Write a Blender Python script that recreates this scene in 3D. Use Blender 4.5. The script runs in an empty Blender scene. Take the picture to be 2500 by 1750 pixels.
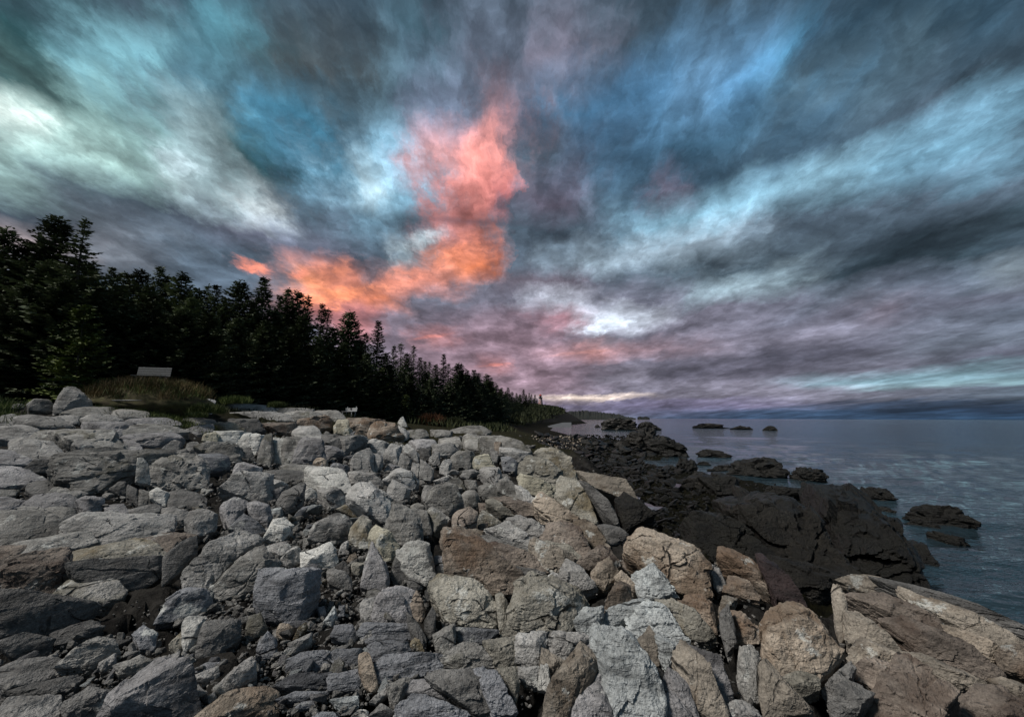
import bpy, bmesh, math, random
import numpy as np
from mathutils import Vector, Matrix

# ------------------------------------------------------------------ camera, sky, sun, exposure
S = bpy.context.scene
EYE = 4.5                                   # eye height above the sea (sea at z = 0)
F = 1042.0                                  # focal length in photograph pixels (2500 x 1750)
PITCH = math.radians(7.92)
SP, CP = math.sin(PITCH), math.cos(PITCH)
cam_d = bpy.data.cameras.new('camera')
cam_d.sensor_width = 36.0
cam_d.lens = 36.0 * F / 2500.0
cam_d.clip_start = 0.05
cam_d.clip_end = 60000
cam = bpy.data.objects.new('camera', cam_d)
S.collection.objects.link(cam)
cam.location = (0, 0, EYE)
cam.rotation_euler = (math.radians(90) + PITCH, math.radians(-0.22), 0)
S.camera = cam
S.view_settings.view_transform = 'Standard'
S.view_settings.look = 'None'
S.view_settings.exposure = 0.0
S.view_settings.gamma = 1.0
S.cycles.use_denoising = True
S.cycles.max_bounces = 5
S.cycles.diffuse_bounces = 3
S.cycles.glossy_bounces = 2
S.cycles.transparent_max_bounces = 4

def ray(px, py):
    """World direction through a pixel of the 2500 x 1750 photograph (not normalised, y > 0)."""
    a, c = (px - 1250.0) / F, (875.0 - py) / F
    return np.array([a, CP - SP * c, SP + CP * c])

def at_depth(px, py, Y):
    r = ray(px, py)
    return np.array([0, 0, EYE]) + r * (Y / r[1])

def at_height(px, py, z):
    r = ray(px, py)
    return np.array([0, 0, EYE]) + r * ((z - EYE) / r[2])

def lin(r, g, b):
    f = lambda c: c / 12.92 if c <= 0.04045 else ((c + 0.055) / 1.055) ** 2.4
    return (f(r / 255.0), f(g / 255.0), f(b / 255.0), 1.0)

class NT:
    """Small helper that wires nodes."""
    def __init__(self, tree):
        self.t = tree
    def n(self, typ, **kw):
        nd = self.t.nodes.new(typ)
        for k, v in kw.items():
            setattr(nd, k, v)
        return nd
    def put(self, sock, v):
        if isinstance(v, bpy.types.NodeSocket):
            self.t.links.new(v, sock)
        else:
            sock.default_value = v
    def math(self, op, a, b=None, c=None, clamp=False):
        nd = self.n('ShaderNodeMath', operation=op, use_clamp=clamp)
        for i, v in enumerate((a, b, c)):
            if v is not None:
                self.put(nd.inputs[i], v)
        return nd.outputs[0]
    def vmath(self, op, a, b=None, scale=None):
        nd = self.n('ShaderNodeVectorMath', operation=op)
        self.put(nd.inputs[0], a)
        if b is not None:
            self.put(nd.inputs[1], b)
        if scale is not None:
            self.put(nd.inputs['Scale'], scale)
        return nd.outputs['Value'] if op in ('DOT_PRODUCT', 'LENGTH') else nd.outputs['Vector']
    def mix(self, fac, a, b, mode='MIX'):
        nd = self.n('ShaderNodeMix', data_type='RGBA', blend_type=mode)
        self.put(nd.inputs[0], fac)
        self.put(nd.inputs[6], a)
        self.put(nd.inputs[7], b)
        return nd.outputs[2]
    def noise(self, vec, scale, detail=4.0, rough=0.55, dist=0.0, lac=2.0):
        nd = self.n('ShaderNodeTexNoise')
        self.put(nd.inputs['Vector'], vec)
        nd.inputs['Scale'].default_value = scale
        nd.inputs['Detail'].default_value = detail
        nd.inputs['Roughness'].default_value = rough
        nd.inputs['Distortion'].default_value = dist
        nd.inputs['Lacunarity'].default_value = lac
        return nd.outputs[0]
    def step(self, v, lo, hi, a=0.0, b=1.0):
        nd = self.n('ShaderNodeMapRange', interpolation_type='SMOOTHSTEP')
        self.put(nd.inputs[0], v)
        for i, q in enumerate((lo, hi, a, b)):
            nd.inputs[1 + i].default_value = q
        return nd.outputs[0]
    def mapping(self, vec, loc=(0, 0, 0), rot=(0, 0, 0), scale=(1, 1, 1), typ='POINT'):
        nd = self.n('ShaderNodeMapping', vector_type=typ)
        self.put(nd.inputs[0], vec)
        nd.inputs[1].default_value = loc
        nd.inputs[2].default_value = rot
        nd.inputs[3].default_value = scale
        return nd.outputs[0]

SUN_EL, SUN_AZ = math.radians(52), math.radians(-108)     # azimuth from +Y towards +X
EL_ROWS = [0.0, 0.8, 1.6, 2.2, 2.7, 3.2, 4.0, 5.4, 7.0, 8.8, 10.8, 13.0, 15.4, 18.0, 21.0, 24.5, 28.5, 33.0, 38.0, 44.0, 52.0, 66.0]
AZ_IN = [i * 2.4 for i in range(25)] + [66.0, 80.0, 105.0, 130.0, 155.0, 180.0]

def blob_frame(p0, p1, width):
    u = lambda q: ray(*q) / np.linalg.norm(ray(*q))
    d0, d1 = u(p0), u(p1)
    m = d0 + d1; m = m / np.linalg.norm(m)
    e1 = d1 - d0; L = np.linalg.norm(e1); e1 = e1 / L
    e2 = np.cross(m, e1); e2 /= np.linalg.norm(e2)
    e3 = np.cross(e1, e2)
    mid = ((p0[0] + p1[0]) / 2.0, (p0[1] + p1[1]) / 2.0)
    ax = np.array([p1[0] - p0[0], p1[1] - p0[1]], float); ax /= np.linalg.norm(ax)
    mm = u(mid)
    wd = np.linalg.norm(u((mid[0] - ax[1] * width, mid[1] + ax[0] * width)) - mm)
    return mm, e1, e2, e3, L / 2 * 1.25, wd

def smooth(x, a, b):
    t = np.clip((x - a) / (b - a), 0, 1)
    return t * t * (3 - 2 * t)

def cloud_colour(D):
    """Colour of the cloud cover, lit from below the horizon, for unit directions D (n x 3), linear."""
    el = np.degrees(np.arcsin(np.clip(D[:, 2], -1, 1)))
    c0, c1 = np.array(lin(84, 98, 112)[:3]), np.array(lin(62, 78, 90)[:3])
    w = smooth(el, 10, 50)[:, None]
    col = c0 * (1 - w) + c1 * w
    for b in SKY:
        kw = dict(b[4]) if len(b) > 4 else {}
        mm, e1, e2, e3, r1, r2 = blob_frame(b[0], b[1], b[2] * 1.15)
        q = D - mm
        ln = np.sqrt((q @ e1 / r1) ** 2 + (q @ e2 / r2) ** 2 + (q @ e3 / 0.6) ** 2)
        m = (smooth(1 - ln, 0.0, 0.62) * kw.get('op', 1.0))[:, None]
        col = col * (1 - m) + np.array(lin(*b[3])[:3]) * m
    return col

def build_sky():
    w = bpy.data.worlds.new('World')
    S.world = w
    w.use_nodes = True
    w.cycles.sampling_method = 'MANUAL'
    w.cycles.sample_map_resolution = 512
    t = w.node_tree
    t.nodes.clear()
    N = NT(t)
    out = N.n('ShaderNodeOutputWorld')
    co = N.n('ShaderNodeTexCoord').outputs['Generated']
    sep = N.n('ShaderNodeSeparateXYZ'); N.put(sep.inputs[0], co)
    x, y, z = sep.outputs
    za = N.math('ABSOLUTE', z)
    # cloud sheet coordinates: bands that run away from the viewer and flatten towards the horizon
    up = N.math('POWER', N.math('ADD', za, 0.05), 0.62)
    u = N.math('DIVIDE', x, up)
    v = N.math('DIVIDE', N.math('ABSOLUTE', y), N.math('ADD', za, 0.20))
    cmb = N.n('ShaderNodeCombineXYZ'); N.put(cmb.inputs[0], u); N.put(cmb.inputs[1], v)
    uv = cmb.outputs[0]
    # ragged edges: the direction itself is stirred by two scales of turbulence
    wn = N.n('ShaderNodeTexNoise'); N.put(wn.inputs['Vector'], N.mapping(uv, scale=(1.6, 0.8, 1)))
    wn.inputs['Scale'].default_value = 2.2; wn.inputs['Detail'].default_value = 8; wn.inputs['Roughness'].default_value = 0.66
    wv = N.vmath('SUBTRACT', wn.outputs[1], (0.5, 0.5, 0.5))
    ws = N.n('ShaderNodeSeparateXYZ'); N.put(ws.inputs[0], wv)
    amp = N.math('ADD', 0.08, N.math('MULTIPLY', za, 1.3))
    az = N.math('ARCTAN2', x, y)                                     # 0 ahead, + to the right
    az = N.math('ADD', az, N.math('MULTIPLY', ws.outputs[0], N.math('MULTIPLY', amp, 0.62)))
    el = N.math('ADD', N.math('ARCSINE', za), N.math('MULTIPLY', ws.outputs[1], N.math('MULTIPLY', amp, 0.26)))
    wa = N.math('ABSOLUTE', az)
    t01 = N.math('DIVIDE', wa, math.pi)
    right = N.math('GREATER_THAN', az, 0.0)
    col = None
    for k, e in enumerate(EL_ROWS):
        halves = []
        for sgn in (-1, 1):
            A = np.radians(np.array(AZ_IN)) * sgn
            E = math.radians(e)
            D = np.stack([np.sin(A) * math.cos(E), np.cos(A) * math.cos(E), np.full_like(A, math.sin(E))], 1)
            C = cloud_colour(D)
            rp = N.n('ShaderNodeValToRGB'); cr = rp.color_ramp
            cr.interpolation = 'B_SPLINE'
            while len(cr.elements) > 1:
                cr.elements.remove(cr.elements[-1])
            cr.elements[0].position = 0.0
            cr.elements[0].color = (*C[0], 1)
            for a, c in list(zip(AZ_IN, C))[1:]:
                q = cr.elements.new(a / 180.0); q.color = (*c, 1)
            N.put(rp.inputs[0], t01)
            halves.append(rp.outputs[0])
        row = N.mix(right, halves[0], halves[1])
        if col is None:
            col = row
        else:
            mr = N.n('ShaderNodeMapRange', interpolation_type='LINEAR'); N.put(mr.inputs[0], el)
            mr.inputs[1].default_value = math.radians(EL_ROWS[k - 1]); mr.inputs[2].default_value = math.radians(e)
            f = mr.outputs[0]
            col = N.mix(f, col, row)
    # cloud body: broad streaks, medium billow, fine wisps
    st = N.mapping(uv, scale=(1, 1, 1))
    uvw = N.vmath('ADD', uv, N.vmath('SCALE', wv, scale=0.24))
    n1 = N.noise(N.mapping(uvw, loc=(5.2, 1.4, 0), scale=(2.0, 1.3, 1)), 1.0, 5, 0.55)
    n2 = N.noise(N.mapping(uvw, loc=(7.3, 2.1, 4), scale=(4.4, 3.0, 1)), 1.0, 7, 0.58)
    n3 = N.noise(N.mapping(uvw, loc=(1.7, 6.1, 9), scale=(12.0, 9.0, 1)), 1.0, 5, 0.62)
    lum = N.math('ADD', N.math('MULTIPLY', N.math('SUBTRACT', n1, 0.5), 1.5), N.math('ADD', N.math('MULTIPLY', N.math('SUBTRACT', n2, 0.5), 2.4), N.math('ADD', N.math('MULTIPLY', N.math('SUBTRACT', n3, 0.5), N.math('ADD', 0.8, N.math('MULTIPLY', N.math('MINIMUM', za, 0.4), 3.0))), 0.20)))
    hz = N.n('ShaderNodeCombineXYZ')
    N.put(hz.inputs[0], N.math('MULTIPLY', az, 2.4)); N.put(hz.inputs[1], N.math('MULTIPLY', N.math('SUBTRACT', el, N.math('MULTIPLY', wa, 0.10)), 24.0))
    nh = N.noise(hz.outputs[0], 1.0, 5, 0.58)
    lum = N.math('ADD', lum, N.math('MULTIPLY', N.math('SUBTRACT', nh, 0.5), N.step(za, 0.50, 0.10, 0.0, 2.0)))
    rag = N.math('ADD', N.math('MULTIPLY', n2, 0.4), N.math('MULTIPLY', n3, 0.6))
    dw_big = N.vmath('ADD', co, N.vmath('SCALE', wv, scale=0.12))
    dw_fine = N.vmath('ADD', co, N.vmath('SCALE', wv, scale=0.022))
    for b in WISPS:
        mm, e1, e2, e3, r1, r2 = blob_frame(b[0], b[1], b[2])
        R = Matrix(((e1[0], e2[0], e3[0]), (e1[1], e2[1], e3[1]), (e1[2], e2[2], e3[2])))
        mp = N.mapping(dw_big if b[2] > 22 else dw_fine, loc=tuple(mm), rot=tuple(R.to_euler('XYZ')), scale=(r1, r2, 0.6), typ='TEXTURE')
        gr = N.n('ShaderNodeTexGradient', gradient_type='SPHERICAL'); N.put(gr.inputs[0], mp)
        f = N.math('ADD', gr.outputs[1], N.math('MULTIPLY', N.math('SUBTRACT', rag, 0.5), 3.0))
        f = N.math('MULTIPLY', N.step(f, 0.05, 1.05), N.step(gr.outputs[1], 0.0, 0.7))
        col = N.mix(N.math('MULTIPLY', f, b[4]), col, lin(*b[3]))
    gain = N.math('POWER', 2.0, N.math('MULTIPLY', lum, 1.55))
    g = N.n('ShaderNodeCombineXYZ')
    for i, ex in enumerate((0.98, 1.0, 1.0)):
        N.put(g.inputs[i], N.math('POWER', gain, ex))
    col = N.mix(1.0, col, g.outputs[0], 'MULTIPLY')
    hs = N.n('ShaderNodeHueSaturation'); N.put(hs.inputs['Color'], col); hs.inputs['Saturation'].default_value = 1.06; col = hs.outputs[0]
    bg = N.n('ShaderNodeBackground'); N.put(bg.inputs[0], col); bg.inputs[1].default_value = 1.0
    sky = N.n('ShaderNodeTexSky', sky_type='NISHITA')
    sky.sun_disc = False
    sky.sun_elevation = SUN_EL
    sky.sun_rotation = SUN_AZ
    bg2 = N.n('ShaderNodeBackground'); N.put(bg2.inputs[0], sky.outputs[0]); bg2.inputs[1].default_value = 0.002
    add = N.n('ShaderNodeAddShader')
    t.links.new(bg.outputs[0], add.inputs[0]); t.links.new(bg2.outputs[0], add.inputs[1])
    t.links.new(add.outputs[0], out.inputs[0])

WISPS = [
    ((890, 722), (1100, 660), 38, (224, 146, 126), 0.75),
    ((1040, 665), (1210, 590), 44, (228, 146, 120), 0.65),
    ((660, 738), (1000, 716), 34, (240, 152, 116), 0.7),
    ((745, 695), (890, 635), 48, (232, 150, 122), 0.7),
    ((535, 648), (680, 664), 24, (236, 148, 126), 0.85),
    ((670, 652), (770, 657), 24, (236, 150, 130), 0.8),
    ((1075, 570), (1255, 235), 100, (210, 140, 132), 0.55),
    ((1330, 870), (1510, 850), 9, (192, 140, 134), 0.45),
    ((980, 830), (1120, 812), 9, (206, 134, 126), 0.6),
    ((1150, 897), (1260, 888), 8, (210, 134, 124), 0.6),
    ((1360, 806), (1620, 772), 30, (206, 216, 230), 0.7),
    ((950, 618), (1100, 572), 36, (200, 218, 226), 0.55),
    ((990, 535), (1320, 545), 18, (90, 82, 94), 0.55),
    ((-200, 230), (200, 310), 60, (236, 248, 242), 0.5),
    ((350, 375), (530, 460), 50, (206, 226, 234), 0.5),
]

# weather in the sky: (from pixel, to pixel, half width in pixels, colour, options)
SKY = [
    # --- low sky: mauve haze, darker band on the sea horizon
    ((-600, 1010), (3200, 960), 420, (112, 110, 124), dict(op=0.75, lo=0.2, hi=0.7, k=0.3)),
    ((900, 900), (2300, 860), 190, (114, 110, 124), dict(op=0.8, k=0.5)),
    ((900, 860), (1500, 900), 150, (140, 112, 122), dict(op=0.65, k=0.6)),
    # --- left: pale green-white glow and dark bands
    ((-250, 120), (330, 190), 190, (30, 66, 66), dict(op=0.9)),
    ((-300, 250), (640, 420), 150, (150, 184, 182), dict(op=0.9)),
    ((-250, 235), (140, 290), 55, (225, 240, 236), dict(op=0.8)),
    ((-200, 320), (330, 400), 85, (176, 208, 204), dict(op=0.95)),
    ((-250, 310), (60, 330), 45, (230, 244, 240), dict(op=0.8)),
    ((20, 200), (240, 110), 90, (26, 52, 54), dict(op=0.9)),
    ((230, 170), (420, 150), 100, (126, 172, 184), dict(op=0.95)),
    ((330, 90), (860, 250), 110, (84, 132, 146), dict(op=0.75)),
    ((420, 300), (780, 460), 60, (36, 74, 84), dict(op=0.8)),
    ((300, 260), (720, 420), 80, (40, 78, 82), dict(op=0.75)),
    ((560, 150), (900, 250), 62, (64, 76, 80), dict(op=0.75)),
    ((360, 350), (690, 500), 85, (168, 190, 196), dict(op=0.9)),
    ((390, 390), (470, 430), 34, (214, 232, 238), dict(op=0.9)),
    ((560, 450), (720, 480), 60, (186, 192, 194), dict(op=0.7)),
    ((640, 230), (900, 320), 80, (92, 152, 182), dict(op=0.85)),
    ((730, 360), (860, 400), 80, (46, 96, 122), dict(op=0.7)),
    ((780, 430), (1060, 450), 115, (150, 198, 224), dict(op=1.0)),
    ((820, 470), (960, 440), 60, (190, 216, 228), dict(op=0.9)),
    ((790, 318), (960, 320), 34, (72, 78, 84), dict(op=0.9)),
    ((650, 190), (860, 240), 60, (80, 80, 80), dict(op=0.7)),
    ((860, 120), (930, 230), 60, (126, 160, 178), dict(op=0.8)),
    ((730, 110), (780, 150), 40, (130, 176, 196), dict(op=0.8)),
    ((-100, 480), (760, 540), 85, (66, 76, 86), dict(op=0.85)),
    ((-100, 560), (500, 640), 70, (120, 124, 132), dict(op=0.7)),
    ((-200, 600), (200, 590), 60, (158, 136, 132), dict(op=0.55)),
    ((450, 550), (900, 610), 55, (88, 90, 104), dict(op=0.8)),
    # --- top
    ((850, 40), (1350, 60), 130, (62, 86, 98), dict(op=0.8)),
    ((1050, 130), (1400, 90), 70, (110, 116, 134), dict(op=0.6)),
    ((930, 200), (1180, 260), 90, (96, 104, 122), dict(op=0.8)),
    # --- blue sweep in the upper right
    ((1250, 330), (2050, 130), 150, (84, 124, 158), dict(op=0.9)),
    ((1450, 330), (1900, 180), 60, (112, 146, 176), dict(op=0.7)),
    ((1900, 150), (2080, 90), 36, (88, 152, 186), dict(op=0.8)),
    ((1350, 470), (2150, 250), 90, (62, 90, 110), dict(op=0.85)),
    ((1950, 60), (2700, -60), 190, (44, 64, 78), dict(op=0.9)),
    ((2300, 180), (2700, 100), 110, (46, 60, 70), dict(op=0.8)),
    ((1900, 330), (2300, 120), 90, (72, 92, 104), dict(op=0.7)),
    ((1400, 610), (2380, 330), 60, (134, 172, 192), dict(op=0.95)),
    ((1900, 510), (2120, 470), 36, (176, 206, 218), dict(op=0.85)),
    ((2100, 420), (2600, 280), 55, (124, 166, 190), dict(op=0.9)),
    ((1300, 640), (1850, 560), 45, (150, 168, 182), dict(op=0.9)),
    ((1500, 690), (2000, 610), 36, (74, 88, 98), dict(op=0.9)),
    ((1650, 720), (2000, 660), 30, (164, 186, 198), dict(op=0.9)),
    ((1850, 720), (2750, 440), 95, (44, 56, 64), dict(op=1.0)),
    ((2150, 620), (2500, 520), 60, (34, 42, 48), dict(op=0.95)),
    ((1950, 720), (2150, 700), 45, (74, 92, 100), dict(op=0.7)),
    ((2350, 690), (2700, 590), 46, (112, 122, 130), dict(op=0.9)),
    ((1700, 790), (2700, 700), 60, (96, 98, 112), dict(op=0.9)),
    ((2050, 770), (2370, 705), 13, (130, 110, 118), dict(op=0.6)),
    ((2100, 850), (2800, 800), 60, (92, 98, 110), dict(op=0.8)),
    # --- pink column rising from the orange cloud
    ((1230, 290), (1400, 110), 62, (136, 120, 134), dict(op=0.75)),
    ((1380, 120), (1500, 50), 50, (110, 112, 128), dict(op=0.5)),
    ((970, 320), (1150, 420), 80, (164, 124, 126), dict(op=0.9)),
    ((1300, 230), (1400, 180), 50, (142, 116, 128), dict(op=0.7)),
    ((1070, 560), (1150, 420), 62, (196, 132, 128), dict(op=0.9)),
    ((1120, 450), (1245, 270), 76, (192, 132, 130), dict(op=0.9)),
    ((1110, 560), (1210, 620), 44, (206, 128, 114), dict(op=0.8)),
    ((1130, 460), (1200, 310), 44, (206, 134, 126), dict(op=0.7)),
    ((1110, 500), (1240, 490), 44, (196, 116, 112), dict(op=0.8)),
    ((1010, 535), (1280, 545), 20, (96, 84, 96), dict(op=0.95)),
    ((970, 610), (1080, 580), 34, (196, 214, 222), dict(op=0.95)),
    ((1220, 480), (1480, 420), 70, (106, 96, 112), dict(op=0.7)),
    ((1560, 500), (1680, 450), 26, (146, 104, 116), dict(op=0.85)),
    # --- the orange cloud
    ((880, 722), (1110, 660), 44, (216, 142, 124), dict(op=0.95)),
    ((1050, 665), (1215, 592), 44, (226, 142, 112), dict(op=0.95)),
    ((1080, 680), (1215, 610), 32, (234, 140, 104), dict(op=0.8)),
    ((690, 735), (1000, 710), 34, (238, 148, 110), dict(op=0.95)),
    ((760, 680), (880, 640), 40, (226, 146, 124), dict(op=0.9)),
    ((700, 700), (860, 705), 26, (236, 152, 112), dict(op=0.8)),
    ((560, 650), (670, 660), 16, (248, 150, 122), dict(op=1.0)),
    ((690, 655), (750, 655), 16, (250, 156, 128), dict(op=1.0)),
    ((790, 720), (950, 690), 24, (150, 104, 104), dict(op=0.8)),
    ((700, 770), (980, 745), 36, (186, 116, 112), dict(op=0.7)),
    ((780, 830), (920, 790), 40, (176, 112, 110), dict(op=0.6)),
    ((1150, 700), (1500, 690), 26, (92, 86, 96), dict(op=0.95)),
    ((1000, 660), (1060, 640), 30, (140, 110, 116), dict(op=0.6)),
    # --- light gaps and pink streaks over the horizon
    ((1380, 800), (1620, 775), 30, (206, 214, 228), dict(op=1.0)),
    ((1250, 745), (1480, 735), 12, (188, 192, 206), dict(op=0.9)),
    ((1300, 860), (1830, 825), 13, (168, 130, 134), dict(op=0.8)),
    ((1350, 868), (1480, 855), 7, (190, 136, 130), dict(op=0.6)),
    ((1000, 825), (1100, 815), 7, (196, 128, 120), dict(op=0.5)),
    ((1170, 895), (1240, 890), 6, (196, 128, 120), dict(op=0.5)),
    ((1300, 780), (1560, 800), 14, (172, 124, 132), dict(op=0.8)),
    ((1350, 915), (2100, 890), 32, (92, 90, 104), dict(op=0.95)),
    ((1600, 870), (2700, 860), 18, (84, 84, 98), dict(op=0.85)),
    ((1450, 925), (1600, 918), 16, (132, 128, 142), dict(op=0.9)),
    ((1750, 925), (2800, 900), 26, (120, 148, 160), dict(op=0.95)),
    ((1900, 945), (2700, 915), 10, (150, 182, 192), dict(op=0.9)),
    ((1300, 973), (1570, 968), 9, (236, 218, 206), dict(op=0.9)),
    ((1250, 995), (2000, 985), 22, (104, 100, 124), dict(op=0.95, k=0.5)),
    ((1250, 1018), (2900, 1012), 30, (36, 58, 82), dict(op=0.9, k=0.3)),
    ((1800, 990), (2900, 985), 22, (36, 50, 70), dict(op=0.85, k=0.5)),
]
build_sky()

sun_d = bpy.data.lights.new('sun', 'SUN')
sun_d.energy = 3.4
sun_d.angle = math.radians(10)
sun_d.color = (1.0, 0.94, 0.87)
sun = bpy.data.objects.new('sun', sun_d)
S.collection.objects.link(sun)
_s = Vector((math.sin(SUN_AZ) * math.cos(SUN_EL), math.cos(SUN_AZ) * math.cos(SUN_EL), math.sin(SUN_EL)))
sun.rotation_euler = _s.to_track_quat('Z', 'Y').to_euler()

# ------------------------------------------------------------------ helpers: noise, meshes, tags
C = S.collection
rng = np.random.default_rng(7)
_perm = np.random.default_rng(3).permutation(512).astype(np.int64)
_grad = np.random.default_rng(5).normal(size=(512, 3)); _grad /= np.linalg.norm(_grad, axis=1)[:, None]

def perlin(p):
    p = np.asarray(p, float)
    i = np.floor(p).astype(np.int64); f = p - i
    w = f * f * f * (f * (f * 6 - 15) + 10)
    out = 0
    for dx in (0, 1):
        for dy in (0, 1):
            for dz in (0, 1):
                h = _perm[(_perm[(_perm[(i[:, 0] + dx) & 511] + i[:, 1] + dy) & 511] + i[:, 2] + dz) & 511]
                g = _grad[h]
                d = (g * (f - np.array([dx, dy, dz]))).sum(1)
                wx = w[:, 0] if dx else 1 - w[:, 0]
                wy = w[:, 1] if dy else 1 - w[:, 1]
                wz = w[:, 2] if dz else 1 - w[:, 2]
                out = out + d * wx * wy * wz
    return out * 1.6

def fbm(p, octaves=4, gain=0.5, lac=2.03):
    a, s, out = 1.0, 1.0, 0
    for _ in range(octaves):
        out = out + a * perlin(p * s + 17.3 * s)
        a *= gain; s *= lac
    return out

def cells(p, seed=0):
    """Distance to the nearest and second nearest feature point of a jittered grid, 2-D or 3-D points."""
    p = np.asarray(p, float); n, d = p.shape
    i = np.floor(p).astype(np.int64)
    best = np.full(n, 9.0); sec = np.full(n, 9.0); cid = np.zeros(n, np.int64)
    rngs = [(-1, 0, 1)] * d
    import itertools
    for off in itertools.product(*rngs):
        c = i + np.array(off)
        h = c[:, 0] * 73856093 ^ c[:, 1] * 19349663 ^ (c[:, 2] * 83492791 if d > 2 else 0) ^ seed * 2654435
        h = h & 0xFFFFF
        q = np.empty((n, d))
        for k in range(d):
            q[:, k] = ((h * (31 + 12 * k) + 97 * k) % 1013) / 1013.0
        r = np.sqrt(((c + 0.1 + 0.8 * q - p) ** 2).sum(1))
        m = r < best
        sec = np.where(m, best, np.minimum(sec, r)); cid = np.where(m, h, cid); best = np.where(m, r, best)
    return best, sec, (cid % 997) / 997.0

def mesh_np(name, V, Fc, mat=None, smooth=True):
    """Mesh from numpy arrays; Fc is an (n,3) or (n,4) index array."""
    me = bpy.data.meshes.new(name)
    V = np.ascontiguousarray(V, np.float32); Fc = np.ascontiguousarray(Fc, np.int32)
    me.vertices.add(len(V)); me.vertices.foreach_set('co', V.ravel())
    k = Fc.shape[1]
    me.loops.add(Fc.size); me.loops.foreach_set('vertex_index', Fc.ravel())
    me.polygons.add(len(Fc))
    me.polygons.foreach_set('loop_start', np.arange(0, Fc.size, k, dtype=np.int32))
    me.polygons.foreach_set('loop_total', np.full(len(Fc), k, np.int32))
    me.polygons.foreach_set('use_smooth', np.full(len(Fc), smooth, bool))
    me.update(calc_edges=True)
    if mat:
        me.materials.append(mat)
    return me

def link(name, data, parent=None, loc=None):
    o = bpy.data.objects.new(name, data)
    C.objects.link(o)
    if loc is not None:
        o.location = loc
    if parent is not None:
        o.parent = parent
    return o

def tag(o, label=None, cat=None, group=None, kind=None):
    if label: o['label'] = label
    if cat: o['category'] = cat
    if group: o['group'] = group
    if kind: o['kind'] = kind
    return o

class MB:
    """Collects boxes, tubes and quads into one mesh."""
    def __init__(self):
        self.v, self.f = [], []
    def box(self, c, s, R=None):
        c = Vector(c); n = len(self.v)
        for dx in (-.5, .5):
            for dy in (-.5, .5):
                for dz in (-.5, .5):
                    q = Vector((dx * s[0], dy * s[1], dz * s[2]))
                    if R: q = R @ q
                    self.v.append(tuple(c + q))
        for q in ((0, 1, 3, 2), (4, 6, 7, 5), (0, 4, 5, 1), (2, 3, 7, 6), (0, 2, 6, 4), (1, 5, 7, 3)):
            self.f.append(tuple(n + i for i in q))
        return self
    def lathe(self, prof, seg=16, c=(0, 0, 0), cap=True):
        n = len(self.v)
        for r, z in prof:
            for i in range(seg):
                a = 2 * math.pi * i / seg
                self.v.append((c[0] + r * math.cos(a), c[1] + r * math.sin(a), c[2] + z))
        for j in range(len(prof) - 1):
            for i in range(seg):
                k = (i + 1) % seg
                self.f.append((n + j * seg + i, n + j * seg + k, n + (j + 1) * seg + k, n + (j + 1) * seg + i))
        if cap:
            self.f.append(tuple(n + i for i in reversed(range(seg))))
            self.f.append(tuple(n + (len(prof) - 1) * seg + i for i in range(seg)))
        return self
    def build(self, name, mat, parent=None, loc=None, smooth=False):
        me = bpy.data.meshes.new(name); me.from_pydata(self.v, [], self.f); me.materials.append(mat)
        if smooth:
            for p in me.polygons: p.use_smooth = True
        return link(name, me, parent, loc)

# ------------------------------------------------------------------ materials
def new_mat(name):
    m = bpy.data.materials.new(name); m.use_nodes = True
    t = m.node_tree; t.nodes.clear(); N = NT(t)
    out = N.n('ShaderNodeOutputMaterial'); b = N.n('ShaderNodeBsdfPrincipled')
    t.links.new(b.outputs[0], out.inputs[0])
    return m, N, b

def col(*c):
    return (c[0], c[1], c[2], 1.0)

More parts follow.
